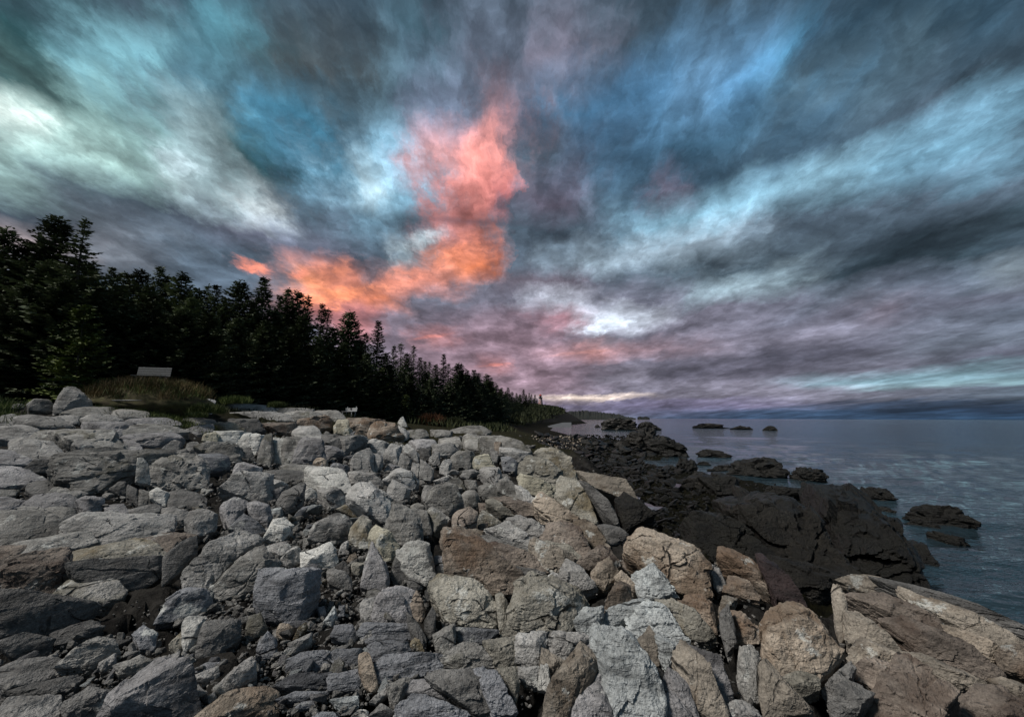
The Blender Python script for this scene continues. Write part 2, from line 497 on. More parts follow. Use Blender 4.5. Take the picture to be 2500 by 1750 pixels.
def rock_mat(name, c1, c2, patch=None, pamt=0.0, dark=0.45, strata=0.5, speck=0.35, rough=0.8, bump=0.9, stain=None, samt=0.0, island=False, spec=0.35):
    """Weathered stone: two tones, foliation streaks, lichen or quartz patches, stains, pits and grain."""
    m, N, b = new_mat(name)
    oi = N.n('ShaderNodeObjectInfo')
    co = N.n('ShaderNodeTexCoord').outputs['Object']
    rnd = N.n('ShaderNodeNewGeometry').outputs['Random Per Island'] if island else oi.outputs['Random']
    off = N.n('ShaderNodeCombineXYZ')
    for i, k in enumerate((37.0, 91.0, 53.0)):
        N.put(off.inputs[i], N.math('MULTIPLY', rnd, k))
    p = N.vmath('ADD', co, off.outputs[0])
    n1 = N.noise(p, 1.6, 5, 0.6)
    # foliation streaks at an angle that differs a little from stone to stone
    mp = N.n('ShaderNodeMapping'); N.put(mp.inputs[0], p)
    er = N.n('ShaderNodeCombineXYZ')
    N.put(er.inputs[0], N.math('ADD', 0.5, N.math('MULTIPLY', rnd, 0.8)))
    N.put(er.inputs[1], N.math('SUBTRACT', N.math('MULTIPLY', rnd, 1.6), 0.3))
    N.t.links.new(er.outputs[0], mp.inputs[2])
    mp.inputs[3].default_value = (2.2, 3.5, 17.0)
    n2 = N.noise(mp.outputs[0], 1.0, 5, 0.65)
    n3 = N.noise(p, 24.0, 4, 0.7)
    f = N.math('ADD', N.math('MULTIPLY', n1, 0.7), N.math('MULTIPLY', n2, 0.3 + 0.3 * strata))
    c = N.mix(N.step(f, 0.38, 0.70), col(c1[0] * .62, c1[1] * .62, c1[2] * .62), col(c2[0] * 1.05, c2[1] * 1.05, c2[2] * 1.05))
    grit = N.noise(p, 55.0, 3, 0.7)
    c = N.mix(1.0, c, N.mix(N.step(grit, 0.3, 0.7), col(.72, .72, .72), col(1.28, 1.28, 1.28)), 'MULTIPLY')
    if stain:
        c = N.mix(N.math('MULTIPLY', N.step(N.noise(N.vmath('ADD', p, (11.0, 3.0, 5.0)), 1.3, 5, 0.62), 0.56 - samt * 0.25, 0.68 - samt * 0.2), 0.85), c, col(*stain))
    # dark lines of the foliation and dark mineral grains
    c = N.mix(N.math('MULTIPLY', N.step(n2, 0.46, 0.30), dark * strata), c, col(c1[0] * .35, c1[1] * .34, c1[2] * .34))
    c = N.mix(N.math('MULTIPLY', N.step(n3, 0.45, 0.25), speck), c, col(c1[0] * .3, c1[1] * .3, c1[2] * .3))
    c = N.mix(N.math('MULTIPLY', N.step(n3, 0.60, 0.78), speck * 0.8), c, col(min(c2[0] * 1.7, .7), min(c2[1] * 1.7, .7), min(c2[2] * 1.7, .7)))
    wq = N.n('ShaderNodeTexNoise'); N.put(wq.inputs['Vector'], p); wq.inputs['Scale'].default_value = 1.9; wq.inputs['Detail'].default_value = 4
    pw = N.vmath('ADD', p, N.vmath('SCALE', N.vmath('SUBTRACT', wq.outputs[1], (0.5, 0.5, 0.5)), scale=0.30))
    vo = N.n('ShaderNodeTexVoronoi', feature='DISTANCE_TO_EDGE'); N.put(vo.inputs['Vector'], N.mapping(pw, rot=(0.4, 0.7, 0.2), scale=(0.7, 2.3, 1.3))); vo.inputs['Scale'].default_value = 1.5
    crack = N.math('MULTIPLY', N.step(vo.outputs['Distance'], 0.022, 0.0), N.step(n1, 0.55, 0.63))
    c = N.mix(N.math('MULTIPLY', crack, 0.8), c, col(c1[0] * .18, c1[1] * .17, c1[2] * .16))
    if patch:
        pn = N.noise(N.vmath('ADD', p, (3.0, 8.0, 1.0)), 3.2, 7, 0.7)
        c = N.mix(N.math('MULTIPLY', N.step(pn, 0.64 - pamt * 0.30, 0.70 - pamt * 0.28), 0.75), c, col(*patch))
    hsv = N.n('ShaderNodeHueSaturation')
    N.put(hsv.inputs['Color'], c)
    N.put(hsv.inputs['Value'], N.math('ADD', 0.5 if island else 0.78, N.math('MULTIPLY', rnd, 0.65 if island else 0.5)))
    N.put(b.inputs['Base Color'], hsv.outputs[0])
    N.put(b.inputs['Roughness'], N.math('ADD', rough - 0.12, N.math('MULTIPLY', n3, 0.25)))
    b.inputs['Specular IOR Level'].default_value = spec
    hgt = N.math('ADD', N.math('MULTIPLY', crack, -1.6), N.math('MULTIPLY', n3, 0.35))
    hgt = N.math('ADD', hgt, N.math('ADD', N.math('MULTIPLY', n2, 0.9 * strata), N.math('MULTIPLY', N.noise(p, 7.0, 6, 0.68), 1.0)))
    bp = N.n('ShaderNodeBump'); bp.inputs['Strength'].default_value = bump; bp.inputs['Distance'].default_value = 0.09
    N.put(bp.inputs['Height'], hgt)
    N.t.links.new(bp.outputs[0], b.inputs['Normal'])
    return m

WHITE = (0.52, 0.53, 0.50)
RM = {
    'g': rock_mat('grey_stone', (0.13, 0.127, 0.122), (0.33, 0.323, 0.31), WHITE, 0.16),
    'd': rock_mat('dark_grey_stone', (0.062, 0.061, 0.059), (0.15, 0.147, 0.142), WHITE, 0.06, strata=0.6),
    'l': rock_mat('light_grey_stone', (0.22, 0.217, 0.208), (0.44, 0.434, 0.418), WHITE, 0.16),
    'p': rock_mat('pale_stone', (0.33, 0.328, 0.305), (0.56, 0.556, 0.525), WHITE, 0.30, strata=0.7),
    'w': rock_mat('quartz_stone', (0.430, 0.430, 0.400), (0.640, 0.640, 0.610), WHITE, 0.2, strata=0.3, speck=0.5),
    'b': rock_mat('rusty_stone', (0.140, 0.112, 0.088), (0.310, 0.260, 0.212), WHITE, 0.12, stain=(0.158, 0.104, 0.068), samt=0.28),
    't': rock_mat('tan_stone', (0.170, 0.143, 0.113), (0.390, 0.332, 0.268), WHITE, 0.16, stain=(0.140, 0.098, 0.066), samt=0.28),
    'o': rock_mat('olive_stone', (0.128, 0.12, 0.1), (0.315, 0.3, 0.258), WHITE, 0.20, stain=(0.150, 0.120, 0.070), samt=0.2),
    'v': rock_mat('purple_grey_stone', (0.125, 0.122, 0.126), (0.32, 0.314, 0.318), WHITE, 0.16),
    'u': rock_mat('maroon_brown_stone', (0.095, 0.079, 0.068), (0.262, 0.222, 0.188), WHITE, 0.16, stain=(0.096, 0.068, 0.052), samt=0.28),
    's': rock_mat('blue_slate_stone', (0.08, 0.083, 0.092), (0.2, 0.207, 0.222), WHITE, 0.20, strata=0.8),
    'c': rock_mat('lichened_teal_stone', (0.165, 0.178, 0.18), (0.37, 0.392, 0.392), (0.58, 0.62, 0.62), 0.36, strata=1.0),
    'y': rock_mat('yellow_pale_stone', (0.25, 0.232, 0.175), (0.46, 0.435, 0.345), WHITE, 0.25),
    'm': rock_mat('mossy_ledge_stone', (0.118, 0.115, 0.107), (0.3, 0.293, 0.275), WHITE, 0.15, stain=(0.110, 0.104, 0.078), samt=0.05),
    'k': rock_mat('weed_black_stone', (0.0035, 0.0033, 0.0028), (0.0105, 0.0098, 0.0075), (0.026, 0.025, 0.016), 0.10, rough=0.46, bump=1.0, speck=0.6, spec=0.34),
    'n': rock_mat('dark_intertidal_stone', (0.0055, 0.005, 0.0042), (0.018, 0.016, 0.0125), (0.045, 0.041, 0.032), 0.10, rough=0.46, bump=1.0, spec=0.34),
    'e': rock_mat('warm_brown_grey_stone', (0.115, 0.101, 0.084), (0.300, 0.266, 0.222), WHITE, 0.16, stain=(0.110, 0.084, 0.060), samt=0.22),
    'R': rock_mat('mixed_rubble', (0.085, 0.082, 0.077), (0.240, 0.233, 0.219), island=True),
    'r': rock_mat('wet_maroon_stone', (0.022, 0.015, 0.016), (0.050, 0.034, 0.034), WHITE, 0.02, rough=0.5),
}

# ------------------------------------------------------------------ terrain
def rbf(points):
    P = np.array(points, float)
    xy, z = P[:, :2], P[:, 2]
    d = np.sqrt(((xy[:, None] - xy[None]) ** 2).sum(2))
    n = len(P)
    A = np.zeros((n + 3, n + 3)); A[:n, :n] = -d - np.eye(n) * 0.05
    A[:n, n] = 1; A[:n, n + 1:] = xy; A[n, :n] = 1; A[n + 1:, :n] = xy.T
    w = np.linalg.solve(A, np.concatenate([z, np.zeros(3)]))
    def f(x, y):
        x, y = np.asarray(x, float), np.asarray(y, float)
        sh = x.shape; q = np.stack([x.ravel(), y.ravel()], 1)
        out = np.empty(len(q))
        for a in range(0, len(q), 20000):
            k = q[a:a + 20000]
            dd = np.sqrt(((k[:, None] - xy[None]) ** 2).sum(2))
            out[a:a + 20000] = -dd @ w[:n] + w[n] + k @ w[n + 1:]
        return out.reshape(sh)
    return f

UP = [(0, 1740, 2.7), (0, 1600, 3.3), (0, 1450, 4.3), (0, 1300, 6.2), (0, 1200, 8.3), (0, 1120, 11), (0, 1050, 14), (0, 1000, 16.5),
      (-300, 1300, 6.0), (-300, 1050, 13.5), (-300, 990, 17),
      (250, 1300, 6.3), (250, 1200, 8.6), (250, 1100, 12), (250, 1030, 15), (250, 990, 17.5),
      (450, 1600, 3.25), (450, 1400, 4.85), (450, 1250, 7.6), (450, 1150, 11.5), (450, 1080, 15), (450, 1010, 18.5), (450, 985, 20),
      (700, 1700, 2.85), (700, 1550, 3.55), (700, 1350, 5.6), (700, 1200, 9.5), (700, 1140, 13), (700, 1070, 20), (700, 1020, 28), (700, 1002, 32),
      (900, 1600, 3.25), (900, 1300, 6.5), (900, 1200, 9.8), (900, 1120, 16.5), (900, 1070, 24), (900, 1025, 40),
      (1150, 1700, 2.8), (1150, 1500, 3.9), (1150, 1300, 6.4), (1150, 1200, 9.7), (1150, 1120, 17), (1150, 1080, 26), (1150, 1052, 44),
      (1350, 1600, 3.2), (1350, 1400, 4.8), (1350, 1200, 9.5), (1350, 1120, 16), (1350, 1080, 24),
      (1500, 1600, 3.2), (1500, 1400, 4.75), (1500, 1280, 6.9), (1700, 1700, 2.75), (1700, 1500, 3.8), (1700, 1370, 5.2),
      (2050, 1700, 2.8), (2050, 1480, 4.1), (2400, 1700, 2.8), (2400, 1560, 3.5), (2700, 1600, 3.2),
      (850, 1018, 46), (950, 1030, 60), (1050, 1044, 80)]
up_pts = [tuple(at_depth(*p)) for p in UP]
up_pts += [(-8, -4, EYE - 1.65), (0, -4, EYE - 1.65), (8, -4, EYE - 1.8), (0, 0.5, EYE - 1.65), (-4, 1, EYE - 1.65), (4, 1, EYE - 1.65)]
up_pts += [(-24, 22, EYE + 1.0), (-34, 34, EYE + 1.6), (-15, 30, EYE + 0.8), (-30, 60, EYE + 1.5), (-60, 120, EYE + 2), (-12, 100, EYE - 1.2), (-14, 140, EYE - 1.2),
           (-12, 200, EYE + 1.0), (-60, 250, EYE + 6), (-10, 260, EYE + 3.0), (0, 320, EYE + 9.5), (-60, 400, EYE + 14), (10, 420, EYE + 11.5), (31, 480, EYE + 13.4), (42, 455, EYE + 10.5), (-80, 520, EYE + 16), (20, 540, EYE + 13)]
z_up = rbf(up_pts)
LOW = [(1400, 1075, 55), (1480, 1105, 36), (1440, 1150, 23), (1540, 1180, 19.5), (1600, 1240, 15.5), (1500, 1260, 11.5), (1750, 1220, 18), (1850, 1200, 20.5), (1700, 1300, 11.5), (1800, 1360, 8.4),
       (1950, 1300, 12.5), (2050, 1380, 8.6), (1340, 1062, 75), (1300, 1066, 52)]
low_pts = [tuple(at_depth(*p)) for p in LOW]
for px, py in ((1420, 1066), (1640, 1112), (1580, 1100), (1760, 1150), (1900, 1178), (2080, 1230), (2160, 1300), (2240, 1390), (2290, 1432), (2420, 1520), (1520, 1072), (1540, 1122), (1600, 1128), (1640, 1148), (1590, 1142), (1560, 1134)):
    q = at_height(px, py, 0.0); low_pts.append((q[0], q[1], -0.12 if px != 1590 else -0.3))
    if (px, py) not in ((1540, 1122), (1600, 1128), (1640, 1148), (1590, 1142), (1560, 1134)): low_pts.append((q[0] * 1.25 + 1, q[1] * 1.05, -1.3))
low_pts += [(12, -3, -0.5), (8, 0, 0.3), (16, 4, -1.5), (40, 20, -3), (120, 100, -4), (90, 300, -4), (75, 480, -4), (20, 170, -0.6), (16, 120, -0.2)]
z_low = rbf(low_pts)
EDGE_PX = [(2620, 1560), (2500, 1505), (2300, 1445), (2120, 1425), (2020, 1440), (1935, 1460), (1850, 1385), (1740, 1335), (1660, 1325), (1560, 1300), (1510, 1285), (1500, 1200), (1490, 1140), (1440, 1100), (1330, 1078), (1285, 1062)]

def up_hit(px, py, fn=None, y0=1.2, y1=90.0, n=700):
    """Point where the ray of a pixel first meets the ground (world x, y, z)."""
    fn = fn or z_up
    r = ray(px, py)
    Y = np.exp(np.linspace(math.log(y0), math.log(y1), n))
    x, z = r[0] / r[1] * Y, EYE + r[2] / r[1] * Y
    below = np.nonzero(z <= fn(x, Y))[0]
    k = below[0] if len(below) else len(Y) - 1
    return np.array([x[k], Y[k], z[k]])

edge = [up_hit(*p)[:2] for p in EDGE_PX] + [at_depth(1262, 1050, 62)[:2], at_depth(1246, 1046, 110)[:2], at_depth(1258, 1040, 175)[:2],
        np.array([12, 230]), np.array([34, 330]), np.array([56, 420]), np.array([64, 470]), np.array([60, 560])]
edge = np.array([[16, -6]] + [list(e) for e in edge])

land = np.concatenate([edge, [[-900, 560], [-900, -6]]])
def edge_sd(x, y):
    """Signed distance to the edge of the upper ground: positive on the land side."""
    x, y = np.asarray(x, float), np.asarray(y, float)
    best = np.full(x.shape, 1e9); inside = np.zeros(x.shape, bool)
    for a, b in zip(edge[:-1], edge[1:]):
        d = b - a
        t = np.clip(((x - a[0]) * d[0] + (y - a[1]) * d[1]) / (d @ d), 0, 1)
        best = np.minimum(best, np.hypot(x - a[0] - t * d[0], y - a[1] - t * d[1]))
    for a, b in zip(land, np.roll(land, -1, 0)):
        hit = ((a[1] > y) != (b[1] > y)) & (x < (b[0] - a[0]) * (y - a[1]) / (b[1] - a[1] + 1e-12) + a[0])
        inside ^= hit
    return np.where(inside | (y < -6) & (x < 16), best, -best)

def ground_z(x, y):
    sd = edge_sd(x, y)
    wdt = np.clip(0.25 + 0.05 * np.asarray(y, float), 0.3, 9.0) + np.clip((np.asarray(y, float) - 220) * 0.12, 0, 22)
    t = smooth(sd, -wdt, wdt * 0.6)
    return z_low(x, y) * (1 - t) + (z_up(x, y)) * t

def build_ground():
    ang = np.radians(np.linspace(-96, 96, 430))
    rad = np.exp(np.linspace(math.log(0.9), math.log(640), 270))
    A, R_ = np.meshgrid(ang, rad)
    x, y = np.sin(A) * R_, np.cos(A) * R_
    sd = edge_sd(x, y)
    z = ground_z(x, y)
    # broken rock: blocky cells whose tops sit at different heights, with dark joints between them
    P2 = np.stack([x.ravel(), y.ravel()], 1)
    near = smooth(R_.ravel(), 60, 20)
    wob = np.stack([fbm(np.c_[P2 * 1.3, np.zeros(len(P2))], 3), fbm(np.c_[P2 * 1.3, np.full(len(P2), 9.0)], 3)], 1)
    d1, d2, idn = cells(P2 * np.array([1.9, 1.5]) + wob * 0.25, 1)
    e1, e2, idn2 = cells(P2 * 5.5 + wob * 0.4, 2)
    blk = (idn - 0.5) * 0.14 - 0.22 * np.exp(-((d2 - d1) / 0.08) ** 2) + (idn2 - 0.5) * 0.07 - 0.07 * np.exp(-((e2 - e1) / 0.12) ** 2)
    rough = fbm(np.c_[P2 * 2.2, np.zeros(len(P2))], 4) * 0.05
    z = z + ((blk + rough - 0.07) * near).reshape(z.shape)
    n, m = z.shape
    V = np.stack([x.ravel(), y.ravel(), z.ravel()], 1)
    I = np.arange(n * m).reshape(n, m)
    Fq = np.stack([I[:-1, :-1].ravel(), I[:-1, 1:].ravel(), I[1:, 1:].ravel(), I[1:, :-1].ravel()], 1)
    # rubble bed above the tide, crevice shade put into its colour; black weed below
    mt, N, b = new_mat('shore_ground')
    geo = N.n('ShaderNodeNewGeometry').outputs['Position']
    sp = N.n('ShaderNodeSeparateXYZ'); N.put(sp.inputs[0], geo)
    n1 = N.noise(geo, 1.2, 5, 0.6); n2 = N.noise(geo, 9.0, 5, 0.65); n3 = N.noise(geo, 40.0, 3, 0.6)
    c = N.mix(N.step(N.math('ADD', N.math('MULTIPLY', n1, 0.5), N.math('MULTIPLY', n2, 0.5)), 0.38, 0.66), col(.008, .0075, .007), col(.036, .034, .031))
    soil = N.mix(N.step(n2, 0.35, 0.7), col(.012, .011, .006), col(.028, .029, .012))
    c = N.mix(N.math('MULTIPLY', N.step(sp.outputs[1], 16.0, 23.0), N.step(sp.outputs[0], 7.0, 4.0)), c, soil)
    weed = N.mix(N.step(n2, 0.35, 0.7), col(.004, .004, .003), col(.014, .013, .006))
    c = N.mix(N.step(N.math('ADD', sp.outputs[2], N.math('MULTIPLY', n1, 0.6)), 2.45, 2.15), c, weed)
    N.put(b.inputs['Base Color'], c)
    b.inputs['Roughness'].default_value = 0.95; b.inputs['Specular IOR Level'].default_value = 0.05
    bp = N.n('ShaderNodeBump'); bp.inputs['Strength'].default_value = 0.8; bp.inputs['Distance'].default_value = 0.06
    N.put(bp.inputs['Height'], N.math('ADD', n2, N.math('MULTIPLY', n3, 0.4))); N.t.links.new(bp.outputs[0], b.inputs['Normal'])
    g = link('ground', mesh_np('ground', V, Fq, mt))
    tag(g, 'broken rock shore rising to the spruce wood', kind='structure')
    return g
ground = build_ground()

# ------------------------------------------------------------------ rocks
_ico = {}
def geodesic(f):
    """Unit geodesic sphere of frequency f: vertices, triangles."""
    f = int(f)
    if f in _ico: return _ico[f]
    t = (1 + 5 ** .5) / 2
    B = np.array([(-1, t, 0), (1, t, 0), (-1, -t, 0), (1, -t, 0), (0, -1, t), (0, 1, t), (0, -1, -t), (0, 1, -t), (t, 0, -1), (t, 0, 1), (-t, 0, -1), (-t, 0, 1)], float)
    T = [(0, 11, 5), (0, 5, 1), (0, 1, 7), (0, 7, 10), (0, 10, 11), (1, 5, 9), (5, 11, 4), (11, 10, 2), (10, 7, 6), (7, 1, 8), (3, 9, 4), (3, 4, 2), (3, 2, 6), (3, 6, 8), (3, 8, 9), (4, 9, 5), (2, 4, 11), (6, 2, 10), (8, 6, 7), (9, 8, 1)]
    V, Fc, off = [], [], 0
    ij = [(i, j) for i in range(f + 1) for j in range(f + 1 - i)]
    ix = {q: k for k, q in enumerate(ij)}
    tri = [(ix[(i, j)], ix[(i + 1, j)], ix[(i, j + 1)]) for i in range(f) for j in range(f - i)]
    tri += [(ix[(i + 1, j)], ix[(i + 1, j + 1)], ix[(i, j + 1)]) for i in range(f - 1) for j in range(f - 1 - i)]
    tri = np.array(tri); w = np.array(ij) / f
    for a, b, c in T:
        V.append(B[a] * (1 - w[:, :1] - w[:, 1:]) + B[b] * w[:, :1] + B[c] * w[:, 1:]); Fc.append(tri + off); off += len(ij)
    V = np.concatenate(V); Fc = np.concatenate(Fc)
    V /= np.linalg.norm(V, axis=1)[:, None]
    key = np.round(V * 1e5).astype(np.int64)
    _, first, inv = np.unique(key, axis=0, return_index=True, return_inverse=True)
    inv = inv.reshape(-1)
    _ico[f] = (V[first], inv[Fc])
    return _ico[f]

def hull_planes(pts):
    bm = bmesh.new()
    for p in pts: bm.verts.new(p)
    bmesh.ops.convex_hull(bm, input=bm.verts)
    out = []
    c = pts.mean(0)
    for f in bm.faces:
        n = np.array(f.normal)
        if np.linalg.norm(n) < .5: continue
        d = n @ (np.array(f.verts[0].co) - c)
        if d < 0: n, d = -n, -d
        if d > 1e-6: out.append((*n, d))
    bm.free()
    return c, np.array(out)

def facets(P, scale, rs, sharpn=1.0):
    """Broken-surface relief: space is split into cells, each with its own tilted plane, so faces meet at edges and small steps."""
    seed = int(rs.integers(1, 1000)); Q = P * scale + rs.uniform(0, 50, 3)
    i = np.floor(Q).astype(np.int64)
    best = np.full(len(Q), 9.0); rel = np.zeros_like(Q); hid = np.zeros(len(Q), np.int64)
    for dx in (-1, 0, 1):
        for dy in (-1, 0, 1):
            for dz in (-1, 0, 1):
                c = i + np.array([dx, dy, dz])
                h = (c[:, 0] * 73856093 ^ c[:, 1] * 19349663 ^ c[:, 2] * 83492791 ^ seed * 7919) & 0xFFFFF
                q = np.stack([((h * 31) % 1013), ((h * 43 + 97) % 1013), ((h * 55 + 194) % 1013)], 1) / 1013.0
                d = Q - (c + q)
                r = (d * d).sum(1)
                m = r < best
                best = np.where(m, r, best); hid = np.where(m, h, hid); rel = np.where(m[:, None], d, rel)
    g = _grad[_perm[hid & 511]]
    return (g * rel).sum(1) + (_perm[(hid >> 3) & 511] / 512.0 - 0.5) * 0.5

def rock_shape(pts, f, rs, chips=9, sharp=26, rough=0.05, cracks=1, layers=0.0, fac=0.07):
    """Stone surface through the hull of pts (already scaled to about unit size): chipped planes, arrises, fractures, grain."""
    c, H = hull_planes(pts)
    D, T = geodesic(f)
    q = H[:, :3] / H[:, 3:4]
    keep = []
    for k in q:                                   # one plane per flat face
        if all(np.linalg.norm(k - j) > 0.06 * np.linalg.norm(j) for j in keep): keep.append(k)
    q = np.array(keep)
    ex = []
    rel = pts - c
    for _ in range(chips):
        n = rs.normal(size=3) * np.array([1.0, 1.0, 0.3]) + np.array([0, 0, 0.9 if rs.uniform() < .8 else -0.8]); n /= np.linalg.norm(n)
        sup = (rel @ n).max()
        ex.append(n / (sup * rs.uniform(0.86, 1.0)))
    if ex: q = np.concatenate([q, np.array(ex)])
    a = np.maximum(D @ q.T, 1e-3)
    mx = a.max(1)
    sharp = sharp * 2.4
    r = 1 / (mx * (((a / mx[:, None]) ** sharp).sum(1)) ** (1.0 / sharp))
    P = D * r[:, None]
    o = rs.uniform(0, 60, 3)
    ang = np.clip((sharp - 20) / 40.0, 0.0, 1.0)
    disp = fbm(P * 2.0 + o, 5, 0.52) * rough * 0.7
    if f > 6 and ang > 0:
        disp += facets(P + 0.06 * perlin(P * 3 + o)[:, None], 1.7, rs) * fac * ang
        if f > 12: disp += facets(P, 5.2, rs) * fac * 0.33 * ang
    if layers > 0:
        ax = rs.normal(size=3) * np.array([0.6, 0.35, 1.0]); ax /= np.linalg.norm(ax)
        h = (P @ ax) * rs.uniform(2.6, 4.2) + perlin(P * 1.3 + o) * 0.9 + perlin(P * 4.0 + o) * 0.25
        k = np.floor(h); fr = h - k
        amp = _perm[(k.astype(np.int64) + 77) & 511] / 512.0
        disp += (np.minimum(fr * 6.0, 1.0) * np.minimum((1 - fr) * 5.0, 1.0) - 0.8) * layers * (0.35 + 1.1 * amp) * smooth(perlin(P * 1.1 + o + 5), -0.35, 0.35)
    for _ in range(cracks):
        n = rs.normal(size=3); n /= np.linalg.norm(n)
        s = P @ n - rs.uniform(-0.35, 0.35) + perlin(P * 2.4 + o + 31) * 0.10 + perlin(P * 7 + o) * 0.025
        wd = rs.uniform(0.012, 0.026)
        disp -= rs.uniform(0.05, 0.09) * np.exp(-(s / wd) ** 2)
        disp += rs.uniform(-0.03, 0.03) * np.tanh(s / 0.03)
    P = P * (1 + disp)[:, None]
    return P + c, T

def px_poly(reg, s):
    ox, oy, k = REG[reg]
    return [(ox + float(a.split(',')[0]) / k, oy + float(a.split(',')[1]) / k) for a in s.split()]

REG = {'A': (0, 960, 4.592), 'B': (450, 960, 4.592), 'C': (900, 1000, 4.592), 'D': (1300, 1050, 4.592), 'E': (0, 1250, 4.592), 'F': (450, 1250, 4.592),
       'G': (900, 1300, 4.592), 'H': (1350, 1300, 4.592), 'I': (1800, 1350, 3.28), 'J': (400, 1500, 4.592), 'K': (850, 1500, 4.592), 'L': (1300, 1500, 4.1745),
       'M': (1200, 950, 2.0873), 'N': (1180, 930, 5.74), 'O': (1600, 1200, 2.551), 'Q': (0, 1250, 2.551)}

def make_rock(reg, poly, kind='g', tilt=33, ridge=0.20, sharp=24, rough=0.045, chips=7, cracks=1, layers=0.0, base='up', thick=0.75, name='boulder', parent=None, inset=0.0, depth=None, res=2.9, base_px=None, grow=0.0, fac=0.07):
    """A stone whose front outline is traced: it stands on the ground where its lowest point meets it, leans back by tilt and has real thickness."""
    pts = np.array(px_poly(reg, poly))
    seed = int(abs(pts.sum()) * 13) % 100000
    pc = pts.mean(0); pts = pc + (pts - pc) * (1.06 + grow)
    rs = np.random.default_rng(seed)
    k = pts[:, 1].argmax()
    bx, by = base_px or (pts[:, 0].mean() * .4 + pts[k, 0] * .6, pts[k, 1])
    if depth: B = at_depth(bx, by, depth)
    elif base == 'sea': B = at_height(bx, by, -0.02)
    elif base == 'low': B = up_hit(bx, by, z_low, y0=5)
    else: B = up_hit(bx, by)
    h = np.array([B[0], B[1], 0.0]); h /= np.linalg.norm(h)
    r = np.array([h[1], -h[0], 0.0])
    a = math.radians(tilt)
    t = math.cos(a) * h + math.sin(a) * np.array([0, 0, 1.0])
    n = np.cross(r, t)
    if n[2] < 0: n = -n
    O = np.array([0, 0, EYE])
    W = []
    for p in pts:
        d = ray(*p)
        W.append(O + d * (((B - O) @ n) / (d @ n)))
    W = np.array(W)
    L = np.stack([(W - B) @ r, (W - B) @ t, (W - B) @ n], 1)          # local frame: across, up the face, out of the face
    w, ht = np.ptp(L[:, 0]), np.ptp(L[:, 1])
    sz = min(w, ht)
    c0 = L.mean(0)
    allp = [L]
    if ridge > 0:
        fr = rs.uniform(0.42, 0.68); sk = rs.uniform(-0.16, 0.16) * ht
        ty = L[:, 1].min() + ht * fr
        for s in (-1, 1):
            allp.append(np.array([[c0[0] + s * w * rs.uniform(0.16, 0.30), ty + s * sk, ridge * sz * rs.uniform(0.75, 1.2)]]))
        if w > 1.7 * ht:
            allp.append(np.array([[c0[0] + rs.uniform(-.1, .1) * w, ty, ridge * sz * rs.uniform(0.9, 1.3)]]))
    th = thick * (0.5 * sz + 0.15 * max(w, ht))
    back = c0 + (L - c0) * np.array([0.92, 0.92, 1])
    back[:, 2] = -th
    back[:, 1] -= th * 0.15
    allp.append(back)
    Q = np.concatenate(allp)
    sc = np.array([w, ht, max(th + ridge * sz, 0.3 * sz)]) / 2.0
    pxs = (np.ptp(pts[:, 0]) * np.ptp(pts[:, 1])) ** 0.5 * 1024 / 2500 * 1.25
    f = int(np.clip(pxs / res, 7 if base != 'sea' else 14, 46))
    P, T = rock_shape(Q / sc, f, rs, chips, sharp, rough, cracks, layers, fac)
    P = P * sc
    Wd = P[:, :1] * r + P[:, 1:2] * t + P[:, 2:3] * n
    me = mesh_np(name, Wd, T, RM[kind])
    me.set_sharp_from_angle(angle=math.radians(22))
    o = link(name, me, parent, tuple(B))
    return o

